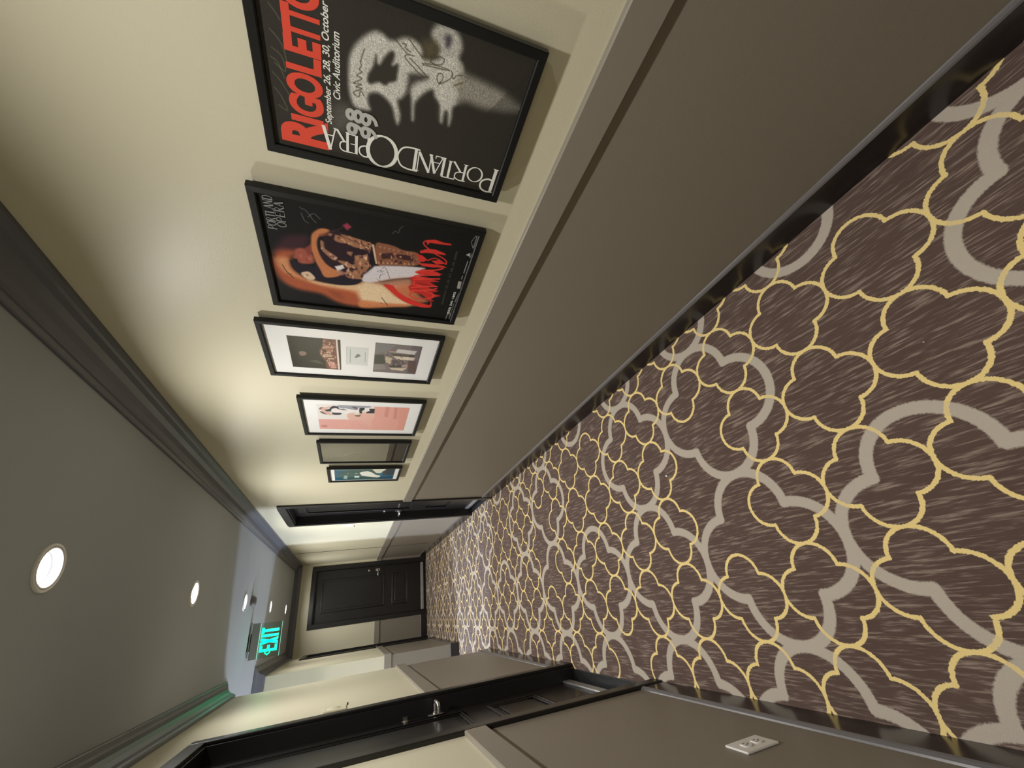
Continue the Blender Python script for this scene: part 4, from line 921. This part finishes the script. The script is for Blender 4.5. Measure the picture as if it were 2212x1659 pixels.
3|P|70706C|3|0.9|215.1,342.7 202.2,331.3 189.8,340.4 182.5,351.5 189.7,353.4
3|P|F4F4F2|1|1|264.3,301.7 264.6,299.9 128.7,298.2 128.4,300.5
3|P|6E6468|1|1|308.1,275.4 313.6,83.5 81.1,82.8 74.9,273.5
3|P|76767A|3|0.9|306.4,275.3 310.3,189.6 259.7,219.3 222.2,272.9
3|P|2E3230|3|0.9|220.3,273.7 224.2,235.8 153.1,225 144.4,271.9
3|P|85807C|3|0.9|142.4,271.8 144.4,230.4 105.8,215.5 89.6,273.2
3|P|D6D2D2|3|0.9|278,182.8 274.7,100.6 243.8,108.4 249.8,189.7
3|P|3A332C|3|0.9|239.6,208.1 240.1,107.9 226.8,108.2 222.7,197
3|P|E3D2BE|3|0.9|220.6,198.8 220.1,101.3 196,106.3 195.4,176.8
3|P|C9B49E|3|0.9|214.1,229.3 203.5,199.3 156.8,199.3 161.2,223.6
3|P|463A44|3|0.9|187.8,201.9 189.1,140 161.5,138.9 156.8,199.3
3|P|201C20|3|0.9|148,204.6 154.1,148.4 131.7,148 123.5,206.7
3|P|D8C6B0|3|0.9|119.4,206.4 126.4,126.7 98.7,144.6 104.4,194.9
3|P|B08A84|3|0.9|156.3,146.6 159.2,126.4 130.7,125.1 132,146
3|P|5E4C48|3|0.9|190.6,130 192,93.4 85.1,85.5 89.4,118.1
3|P|B08E80|3|0.9|259.7,219.3 257.3,188.5 247.7,191.5 251,216.7
3|P|F0D8C8|1.4|0.8|196,489.4 207.9,485.1 199.3,482.7 185.2,485.6
3|P|5A3028|1.4|0.8|195.1,457.8 200.5,455.8 196.6,454.5 190.4,455.8
3|P|5A3028|1.4|0.8|262.2,438.9 270.3,434.8 264.9,431.9 255.5,434.4
3|P|F0D8C8|1.4|0.8|91.4,434.5 99.5,431.1 93.8,428.6 84.3,430.8
3|P|5A3028|1.4|0.8|200.8,476.3 208,471.3 203.4,467.8 195.2,471
3|P|E0B8A4|1.4|0.8|214.9,487.8 226.7,483.6 218.2,481.2 204.2,484
3|P|5A3028|1.4|0.8|300.9,448.1 309.9,444.7 303.5,442.4 292.9,444.6
3|P|5A3028|1.4|0.8|276.1,473.8 286.7,468.6 279.5,465.2 267.2,468.5
3|P|8A5A48|1.4|0.8|94.5,458.8 107.8,453.3 98.3,449.6 82.7,453.2
3|P|E0B8A4|1.4|0.8|284.8,454.3 291.2,451.6 286.7,449.9 279.1,451.6
3|P|E0B8A4|1.4|0.8|145.3,459.7 156.7,456.1 148.4,453.9 134.9,456.3
3|P|E0B8A4|1.4|0.8|258.9,479 266,476.9 260.8,475.7 252.3,477.2
3|P|5A3028|1.4|0.8|233.1,444.6 244.7,439.2 236.7,435.3 223.1,438.8
3|P|C89880|1.4|0.8|135.7,456.3 143.6,450.7 138.6,446.7 129.5,450.2
3|P|C89880|1.4|0.8|172.1,435.9 181.7,430.8 175.2,427.1 164.1,430.3
3|P|C89880|1.4|0.8|173.2,450.7 179.8,448.6 174.9,447.3 167.1,448.7
3|P|C89880|1.4|0.8|206.7,475.3 212.4,471.1 208.8,468 202.3,470.7
3|P|F0D8C8|1.4|0.8|123.4,446 129.2,441.4 125.6,438 119,440.8
3|P|5A3028|1.4|0.8|189.2,435.1 197.4,431.6 191.6,429.2 182,431.4
3|P|5A3028|1.4|0.8|261.4,456.9 273.4,451.1 265.3,447.1 251.3,450.8
3|P|5A3028|1.4|0.8|296.8,454.9 306.6,450.3 299.9,447.2 288.6,450.1
3|P|C89880|1.4|0.8|175.7,481.5 182.8,476.6 178.3,473.1 170.2,476.2
3|P|F0D8C8|1.4|0.8|142.9,467 151.9,463.8 145.3,461.9 134.7,464
3|P|C89880|1.4|0.8|182.9,458.1 194.5,454.9 186,452.9 172.2,455.1
3|P|C89880|1.4|0.8|277.5,454.1 283.8,449 280.1,445.1 273,448.4
3|P|F0D8C8|1.4|0.8|176.3,482.3 182.2,476.8 178.7,472.9 172.1,476.3
3|P|5A3028|1.4|0.8|209.2,440.9 219.6,437.2 212.1,434.7 199.8,437.1
3|P|E0B8A4|1.4|0.8|224.2,446.1 234.8,441.7 227.4,438.6 215,441.5
3|P|E0B8A4|1.4|0.8|211.9,482.7 219.9,480.5 213.9,479.3 204.4,480.9
3|P|F0D8C8|1.4|0.8|266.8,455.4 272.7,451.4 268.9,448.6 262.2,451.1
3|P|8A5A48|1.4|0.8|147.8,446.3 155.7,440.9 150.6,437 141.5,440.3
3|P|F0D8C8|1.4|0.8|203.5,455.3 212.6,451.6 206.2,449.1 195.4,451.5
3|P|8A5A48|1.4|0.8|140.7,447 153.6,442.8 144.2,440 128.8,442.8
3|P|C89880|1.4|0.8|281.5,436.7 292.2,434.3 284.2,432.8 271.3,434.4
3|P|E0B8A4|1.4|0.8|210.7,462.1 217.6,456.4 213.5,452.2 205.6,455.7
3|P|C89880|1.4|0.8|167.4,477.3 174.7,473.5 169.7,470.9 161.2,473.4
3|P|E0B8A4|1.4|0.8|241,444.7 245.5,440.4 242.9,437.2 237.8,439.8
3|P|8A5A48|1.4|0.8|255.1,439.3 266.9,433.7 258.8,429.8 245,433.3
3|P|8A5A48|1.4|0.8|192,448.6 198.5,445.7 194,443.6 186.4,445.5
3|P|C89880|1.4|0.8|111.6,437.4 122.8,430.9 115.2,426.2 102.1,430.2
3|P|8A5A48|1.4|0.8|216.7,438.6 222.8,433.4 219.2,429.5 212.4,432.7
3|P|E0B8A4|1.4|0.8|102.6,460 113.9,457.4 105.4,455.9 91.9,457.7
3|P|C89880|1.4|0.8|182.6,437.1 189.2,433.3 184.9,430.5 177.2,432.9
3|P|F0D8C8|1.4|0.8|206.1,466.3 211.4,462.2 208.2,459.2 202.2,461.8
3|P|C89880|1.4|0.8|235.2,478.5 241.6,474.7 237.4,472.1 230,474.6
3|P|5A3028|1.4|0.8|94,468.9 103,462.6 97.1,458 86.8,462
3|P|9A8478|1.6|0.7|121.5,210 127.8,204.7 124.1,199.7 117,202.7
3|P|EDE4DC|1.6|0.7|211.7,140.7 218.4,136.8 214.1,132.5 206.4,134.4
3|P|D8C4B0|1.6|0.7|158,210.5 171.3,208.2 161.4,204.8 145.5,205.5
3|P|9A8478|1.6|0.7|215.3,165.2 229.3,160.4 219.6,154.3 203.2,156.4
3|P|6A5A58|1.6|0.7|156.7,128.8 168.6,127.1 159.8,123.5 145.8,123.8
3|P|3A3034|1.6|0.7|231.4,194.6 237.8,188.8 234.2,183.4 227.1,186.5
3|P|9A8478|1.6|0.7|145,202.9 153.3,198.7 147.8,194.4 138.3,196.5
3|P|3A3034|1.6|0.7|155.8,193.1 167,187.4 159.5,181.4 146.5,184.3
3|P|6A5A58|1.6|0.7|219.5,217.5 230.2,215.4 222.3,212.4 209.6,213.2
3|P|9A8478|1.6|0.7|179.5,172.5 190.1,170.9 182.2,168 169.7,168.4
3|P|3A3034|1.6|0.7|195.8,175.5 202.6,171.1 198.3,166.5 190.6,168.8
3|P|3A3034|1.6|0.7|212.4,211.3 219.3,206.9 215,202.7 207.2,205
3|P|6A5A58|1.6|0.7|143.6,178.8 157.8,175.8 147.4,171.4 130.5,172.4
3|P|9A8478|1.6|0.7|240.5,235.9 253.6,231 244.6,225.7 229.3,228.1
3|P|EDE4DC|1.6|0.7|141.7,155.2 152,151.2 144.8,146.5 132.7,148.2
3|P|D8C4B0|1.6|0.7|182.8,149.3 195.3,145.4 186.5,140.2 171.8,141.8
3|P|3A3034|1.6|0.7|225.4,169.4 237.3,166.2 228.9,161.7 214.8,162.9
3|P|9A8478|1.6|0.7|172.2,207.9 183.4,202.4 176,196.6 163.1,199.4
3|P|3A3034|1.6|0.7|175.7,153.5 183,147.7 178.7,141.8 170.4,145
3|P|9A8478|1.6|0.7|168.3,165.4 178.6,160.1 171.8,154.3 159.9,156.9
3|P|3A3034|1.6|0.7|225,228 235.2,223.5 228.3,218.7 216.4,221
3|P|9A8478|1.6|0.7|151.4,186 164,180.8 155.4,174.9 140.6,177.4
3|P|6A5A58|1.6|0.7|188.2,147.7 198.4,143.2 191.6,138 179.8,140
3|P|6A5A58|1.6|0.7|230.1,212.3 242.6,207.8 234,202.7 219.4,204.8
3|P|D8C4B0|1.6|0.7|189.6,230.3 196.7,226.8 192,223.2 183.8,225.1
3|P|6A5A58|1.6|0.7|137,219.7 143.8,214.9 139.5,210.3 131.8,212.9
4|P|E6E2DE|1|1|405.8,549.7 401,287.5 216.5,279.9 217.5,552.7
4|P|E2ABA2|1.2|1|215.3,552 221.2,280.1 75.5,274.1 80.8,551.7
4|P|E3A89C|1.5|1|396.7,266.2 395.5,80.4 68,77.5 75.4,275.3 225.9,279.7 264.2,261.5
4|P|E0A090|5|0.8|395,138.1 395.5,80.4 70.7,77.8 79.7,117
4|P|C98272|5|0.5|399.6,207.5 399.3,186.4 260,186.4 272.4,207.5
4|P|C27C72|5|0.45|395.1,161.3 394.5,143.5 244.5,136.5 243.3,155.2
4|P|E4B4A4|5|0.9|299.1,396.6 298.7,283.3 119,275.9 213,336.2 214.3,389.6
4|P|E6B6A8|5|0.9|295.1,331.8 300.3,261.5 245.8,260.6 216.5,279.3 232,330.3
4|P|8A6460|1.6|0.95|342.6,543.2 367.7,533 369.2,516.2 335.5,528.3
4|P|7A5650|1.6|0.95|313.8,540.7 318.9,529.1 278.4,501.4 285.4,524.2
4|P|D8B4A4|1.6|0.95|356.1,527.3 379.7,487.8 367.8,485 345.7,505.2 309.2,490.3 276,474.8 274.3,498.2 323.3,525.7
4|P|3A3A42|1.6|0.95|337,510.5 350.8,492.1 376.2,481.5 387.2,469.9 381.1,447.4 359,442.9 345.4,406.6 340.1,420 338.5,440 362,455.9 352.2,475.8 309.9,482 304.9,435.5 283,437.5 280.4,474.6 316.2,481.8 320.7,506.3
4|P|EFE6E4|1.6|0.95|347.7,480.8 354.5,472.4 336.5,464.8 354.1,452.8 333.8,420 311.3,435.4 308.6,470.5
4|P|9FA0AC|1.6|0.95|399.2,447 401.7,373.4 404.6,293.1 379.9,292.1 371.1,348 345.2,356 354.5,396.5 367.5,439.5
4|P|6E6470|1.6|0.95|388.8,381.6 386.9,356.6 354.3,347.7 369,373.2
4|P|F0ECEA|1.6|0.95|365.3,416.4 329.5,338.7 303.2,341.6 326.8,372.8 298.4,406.8 314.6,420.2 333.5,396.6
4|P|303A3A|1.6|0.95|371.6,341.2 368.4,329.3 373.7,315.8 352.6,316.9 334.6,328.5 308.8,326.1 309.9,340
4|P|7A7058|1.6|0.95|283.6,369 286.4,330.8 263.5,337.3 260,354.8
4|P|EADAD0|1.6|0.95|318.3,372.8 307.7,339.9 285.3,344.7 283.8,365.6
4|P|303236|1.4|0.95|369.4,292.5 371.8,263.3 309.1,262.8 310.4,304.2 323.3,306.4 342.1,288
4|P|EFE8E6|1.4|0.95|373.8,314.9 379.7,294.6 363.1,292.3 348.8,310.7
4|P|2F3838|1.4|0.95|376.4,333.7 377.9,315.9 356.7,317.8 347,333
4|P|ECCFC0|1.4|0.95|330.2,329.1 339.6,319 323.3,306.4 305.6,309.3 309,323.4
4|L3.4|F0B8A0|0.8|0.75|211.1,212.6 205.4,227.1 171.2,230.7 142.2,215.7
4|L3.4|F0B8A0|0.8|0.75|240.7,196 232.2,180.5
4|L3.4|F0B8A0|0.8|0.75|218.9,164.4 206,136.7 177.1,126.3 156.9,128.3
4|L3.4|F0B8A0|0.8|0.75|189.6,250.4 228.4,239.6
4|L3.4|F0B8A0|0.8|0.75|98.9,270.6 149.6,265.3
4|L3.4|F0B8A0|0.8|0.75|133.7,184.5 126.3,129.3
4|L3.4|F0B8A0|0.8|0.75|154.8,437.8 101.1,436.8
4|L3.4|F0B8A0|0.8|0.75|160.5,421.7 111.9,420.4
4|L3.4|F0B8A0|0.8|0.75|160.6,419.9 93.8,380.2
4|L3.4|F0B8A0|0.8|0.75|144.4,362.2 90.9,333.7
4|L3.4|F0B8A0|0.8|0.75|203.7,410.8 133.4,385.8
4|L3.4|F0B8A0|0.8|0.75|195.8,386 212.4,345.2 184.6,335.6
4|P|B87870|3|0.6|134.9,540.1 136.5,510.5 102.5,510.1 105.9,539.9
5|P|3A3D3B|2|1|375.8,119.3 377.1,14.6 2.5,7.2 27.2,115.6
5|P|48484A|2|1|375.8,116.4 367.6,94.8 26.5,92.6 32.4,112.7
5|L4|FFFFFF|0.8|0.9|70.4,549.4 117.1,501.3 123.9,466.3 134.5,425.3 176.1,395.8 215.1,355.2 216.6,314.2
6|P|1F6078|1.5|1|341.9,485.6 341.3,53.4 39.1,48.1 28.1,490.6
6|P|0F5570|3|1|286.6,487.1 271.1,420.3 28,422.5 28.1,490.6
6|P|34544F|5|0.9|271.1,420.3 293.2,220.1 107.2,158.5 99.7,67.9 39.1,48.1 34.4,422.4
6|P|3C3F46|5|0.95|340.4,145.4 341.3,53.4 149.3,50.4 155.6,133.1
6|P|1D4A66|4|0.9|131.5,145.8 124.1,51.8 39.1,48.1 42.1,154.7
6|P|9FB8BA|3|0.7|336.5,485.7 334.1,238.5 299,220.4 293.8,420.1 297.8,486.8
6|P|E3E4DC|1.5|1|217.3,311.6 245.2,288.8 260.4,252.4 210.4,213 159.9,189.7 132.1,152.9 106.6,151.4 82.7,171.4 98.9,211.3 143.2,292.9
6|P|DDDCC8|2|1|333.4,225.3 332.5,144.9 293,118.3 241.6,142.3 206,150.4 208.5,185.3 257.4,204.9
6|P|C8D8D4|1.2|1|141.4,347.5 138.4,310 88.3,310.7 91.5,347
6|P|93ABAE|2|1|153.4,421.4 151.5,398 58.1,400 67.1,428.9
6|P|8FAAA8|2|1|212,404.4 210.8,388 187.5,394.6
6|P|A8C0BA|2|1|213.5,341.6 212.3,324.9 188.6,327.8 189.6,341.3
6|L2|A8C4CC|0.8|0.7|124.6,138.2 120.3,84.1
'''
RECTS = {'A': (73, 308, 410, 603), 'B': (75, 313, 83, 275), 'C': (124, 264, 301, 388), 'D': (74, 401, 79, 551), 'F': (30, 328, 48, 490)}

PAINT = {k: [] for k in range(1, 7)}
for ln in PAINT_TXT.strip().split('\n'):
    k, t, c, bl, al, pts = ln.split('|')
    PAINT[int(k)].append((t, c, float(bl), float(al), [tuple(map(float, q.split(','))) for q in pts.split()]))

inkred = mat('red_ink', hexl('E2503C'), rough=0.6, spec=0.2); inkwhite = mat('white_ink', hexl('EDEDE6'), rough=0.6, spec=0.2)
inkgrey = mat('grey_ink', hexl('BDBDB8'), rough=0.6, spec=0.2); inkfaint = mat('faint_ink', hexl('8A8A88'), rough=0.6, spec=0.2); inkdim = mat('dim_ink', hexl('5C564E'), rough=0.6, spec=0.2)

# --- 1: dark poster with a ghostly mask face
P1 = Pic(1, 'framed_poster', 'black framed dark poster of a ghostly white face, red title on top', 'framed poster', .3103, .6783, 1.0954, 1.6621)
P1.sheet('poster_print', (19, P1.W - 19, 19, P1.H - 19), 1.25, '35322C', grain=0.12)
P1.text('title', [('R', 33, 99, 440, 540, 0.045, 0), ('I', 86, 100, 449, 515, 0.05, 0), ('G', 102, 145, 447, 516, 0.04, 0), ('O', 142, 188, 447, 517, 0.04, 0), ('L', 190, 221, 448, 514, 0.04, 0),
                  ('E', 222, 250, 447, 514, 0.045, 0), ('T', 245, 276, 447, 513, 0.04, 0), ('T', 271, 300, 447, 513, 0.04, 0), ('O', 296, 342, 446, 513, 0.04, 0)], inkred, label='red title RIGOLETTO')
P1.text('subtitle', [('September 26, 28, 30, October', 98, 322, 427.5, 445, 0.018, 0.25), ('Civic Auditorium', 156, 280, 412.5, 427, 0.018, 0.25)], inkwhite, label='white italic dates and venue')
LT = {'P': [([(0, 0), (.34, 0)], .03), ([(0, 1), (.2, 1)], .03), ([(.16, 0), (.16, 1)], .11), ([(.16, .98), (.5, 1), (.82, .9), (.92, .73), (.82, .56), (.5, .46), (.2, .48)], .06)],
      'O': [('c', .07)], 'R': [([(0, 0), (.32, 0)], .03), ([(.15, 0), (.15, 1)], .11), ([(0, 1), (.45, 1), (.72, .9), (.78, .74), (.7, .58), (.45, .5), (.15, .5)], .055), ([(.42, .5), (.95, 0), (1.0, 0)], .09)],
      'T': [([(0, 1), (1, 1)], .05), ([(0, 1), (.02, .88)], .04), ([(1, 1), (.98, .88)], .04), ([(.5, 0), (.5, 1)], .11), ([(.34, 0), (.66, 0)], .03)],
      'L': [([(0, 1), (.3, 1)], .03), ([(.15, 0), (.15, 1)], .12), ([(0, 0), (1, 0)], .04), ([(1, 0), (1, .15)], .04)],
      'A': [([(.05, 0), (.48, 1)], .05), ([(.48, 1), (.95, 0)], .12), ([(.2, .34), (.8, .34)], .04), ([(-.05, 0), (.2, 0)], .03), ([(.8, 0), (1.1, 0)], .03)],
      'N': [([(.1, 0), (.1, 1)], .05), ([(.1, 1), (.9, 0)], .11), ([(.9, 0), (.9, 1)], .05), ([(0, 0), (.22, 0)], .03), ([(.78, 1), (1.02, 1)], .03)],
      'D': [([(0, 0), (.45, 0), (.8, .12), (.97, .5), (.8, .88), (.45, 1), (0, 1)], .06), ([(.15, 0), (.15, 1)], .11)],
      'E': [([(.15, 0), (.15, 1)], .12), ([(0, 1), (.9, 1)], .04), ([(0, 0), (.95, 0)], .04), ([(.15, .5), (.75, .5)], .04)]}
def stroke_letters(pic, name, items, m, up=True, k=1.0, h=0.0236, label=None):
    """thin serif capitals built from strokes; up=True runs the line bottom to top"""
    b = MB()
    for ch, u0, u1, v0, v1 in items:
        hh = (u1 - u0) if up else (v1 - v0)
        def mp(x, y): return (u1 - y * (u1 - u0), v0 + x * (v1 - v0)) if up else (u0 + x * (u1 - u0), v0 + y * (v1 - v0))
        for st, w in LT[ch]:
            w = w * hh * 0.5 * k
            if st == 'c':
                c = [mp(.5 + .5 * math.cos(t), .5 + .5 * math.sin(t)) for t in [2 * math.pi * i / 48 for i in range(49)]]
            else: c = [mp(x, y) for x, y in st]
            c = [(KP * a - 0.8, KP * d - 0.6) for a, d in c]
            if st != 'c' and len(c) > 3: c = spline(c, False)
            for i in range(len(c) - 1):
                (x0, y0), (x1, y1) = c[i], c[i+1]; dx, dy = x1 - x0, y1 - y0; L = math.hypot(dx, dy) or 1; ex, ey = dx / L, dy / L
                e = w * (0.6 if len(c) > 2 else 0.0); nx, ny = -ey * w, ex * w
                if st == 'c': ww = w * (0.55 + 0.9 * abs(math.sin(math.atan2(dy, dx)) if up is False else math.cos(math.atan2(dy, dx)))); nx, ny = -ey * ww, ex * ww
                h += 3e-6
                b.add([pic.p(x0 - ex * e + nx, y0 - ey * e + ny, h), pic.p(x0 - ex * e - nx, y0 - ey * e - ny, h), pic.p(x1 + ex * e - nx, y1 + ey * e - ny, h), pic.p(x1 + ex * e + nx, y1 + ey * e + ny, h)], [(0, 1, 2, 3)])
    o = b.build(name, m, pic.r)
    if label: o['label'] = label
    return o
def ring(cx, cy, rx, ry, n=20): return [(cx + rx * math.cos(2 * math.pi * i / n), cy + ry * math.sin(2 * math.pi * i / n)) for i in range(n + 1)]
LT['9'] = [(ring(.5, .68, .32, .24), .26), ([(.82, .66), (.78, .35), (.58, .08), (.3, -.05)], .24)]
LT['8'] = [(ring(.5, .76, .27, .19), .25), (ring(.5, .27, .33, .22), .25)]
stroke_letters(P1, 'season_number', [('9', 84, 116, 366, 399), ('8', 116, 148, 366, 400), ('9', 84, 116, 337, 369), ('9', 114, 146, 337, 369)], inkgrey, False, 1.0, h=0.0232, label='grey season numbers 98 over 99')
stroke_letters(P1, 'company_name', [('P', 24, 92, 22, 64), ('O', 44, 84, 62, 101), ('R', 38, 84, 104, 142), ('T', 37, 84, 133, 168), ('L', 40, 88, 163, 189), ('A', 40, 86, 170, 203), ('N', 38, 88, 197, 235), ('D', 35, 92, 231, 283),
    ('O', 25, 102, 285, 352), ('P', 40, 90, 346, 374), ('E', 42, 86, 375, 397), ('R', 42, 89, 394, 421), ('A', 37, 91, 423, 451)], inkwhite, True, 1.15, label='white vertical PORTLAND OPERA lettering')

# --- 2: embracing couple
P2 = Pic(2, 'framed_poster', 'black framed poster of an embracing couple, red brush-script title below', 'framed poster', .7839, 1.253, 1.0940, 1.7281)
P2.sheet('poster_print', (19, P2.W - 19, 19, P2.H - 19), 1.5, '141312', grain=0.05)
def word(t, u0, u1, v0, v1, sizes=None):
    n = len(t); w = (u1 - u0) / n; return [(c, u0 + i * w, u0 + (i + 0.86) * w, v0, v1) for i, c in enumerate(t)]
stroke_letters(P2, 'company_name', word('PORTLAND', 338, 450, 587, 609) + word('OPERA', 352, 438, 562, 584), inkfaint, False, 1.5, label='grey PORTLAND OPERA lettering')
P2.text('phone_number', [('(503) 241-1802', 56, 186, 29, 40, 0.012, 0)], inkwhite, label='white phone number')
P2.text('dates', [('September 23, 25, 27, 28, 30, 2000', 108, 374, 65, 74, 0.0, 0)], inkdim, label='dim grey line of dates')

# --- 3: two photographs in a white mount
P3 = Pic(3, 'framed_photographs', 'black framed white mount holding two stage photographs and a small card', 'framed photographs', 1.3538, 1.7485, 1.1078, 1.8046)
P3.board('mount_board', (19, P3.W - 19, 19, P3.H - 19), 0.0200, 0.0226, M['mat'])
RA, RB_, RC_ = RECTS['A'], RECTS['B'], RECTS['C']
P3.sheet('photograph', RA, 1.3, '1D1B17', label='dark stage photograph with a lit crowd')
P3.sheet('photograph', RB_, 1.3, '6E6468', label='stage photograph of four standing figures')
P3.sheet('caption_card', RC_, 1.3, 'D6DAD8')

# --- 4: pink print
P4 = Pic(4, 'framed_poster', 'black framed pink and white illustrated print in a white mount', 'framed poster', 1.956, 2.4397, 1.0911, 1.7254)
P4.board('mount_board', (19, P4.W - 19, 19, P4.H - 19), 0.0200, 0.0226, M['mat'])
P4.sheet('poster_print', RECTS['D'], 1.6, 'E6E2DE', label='pink poster print')
# --- 5: dark poster mostly hidden by reflections
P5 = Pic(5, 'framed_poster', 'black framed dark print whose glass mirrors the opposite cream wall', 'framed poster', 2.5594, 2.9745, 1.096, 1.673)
P5.sheet('poster_print', (19, P5.W - 19, 19, P5.H - 19), 2.0, '5A5A50')  # white streak layer is a reflection on the glazing, painted into the ink
# --- 6: teal poster
P6 = Pic(6, 'framed_poster', 'black framed teal print with pale shapes, last picture before the door', 'framed poster', 3.0955, 3.4438, 1.098, 1.6375)
P6.board('mount_board', (19, P6.W - 19, 19, P6.H - 19), 0.0200, 0.0226, M['mat'])
P6.sheet('poster_print', RECTS['F'], 2.0, '3F7180', label='teal poster print')
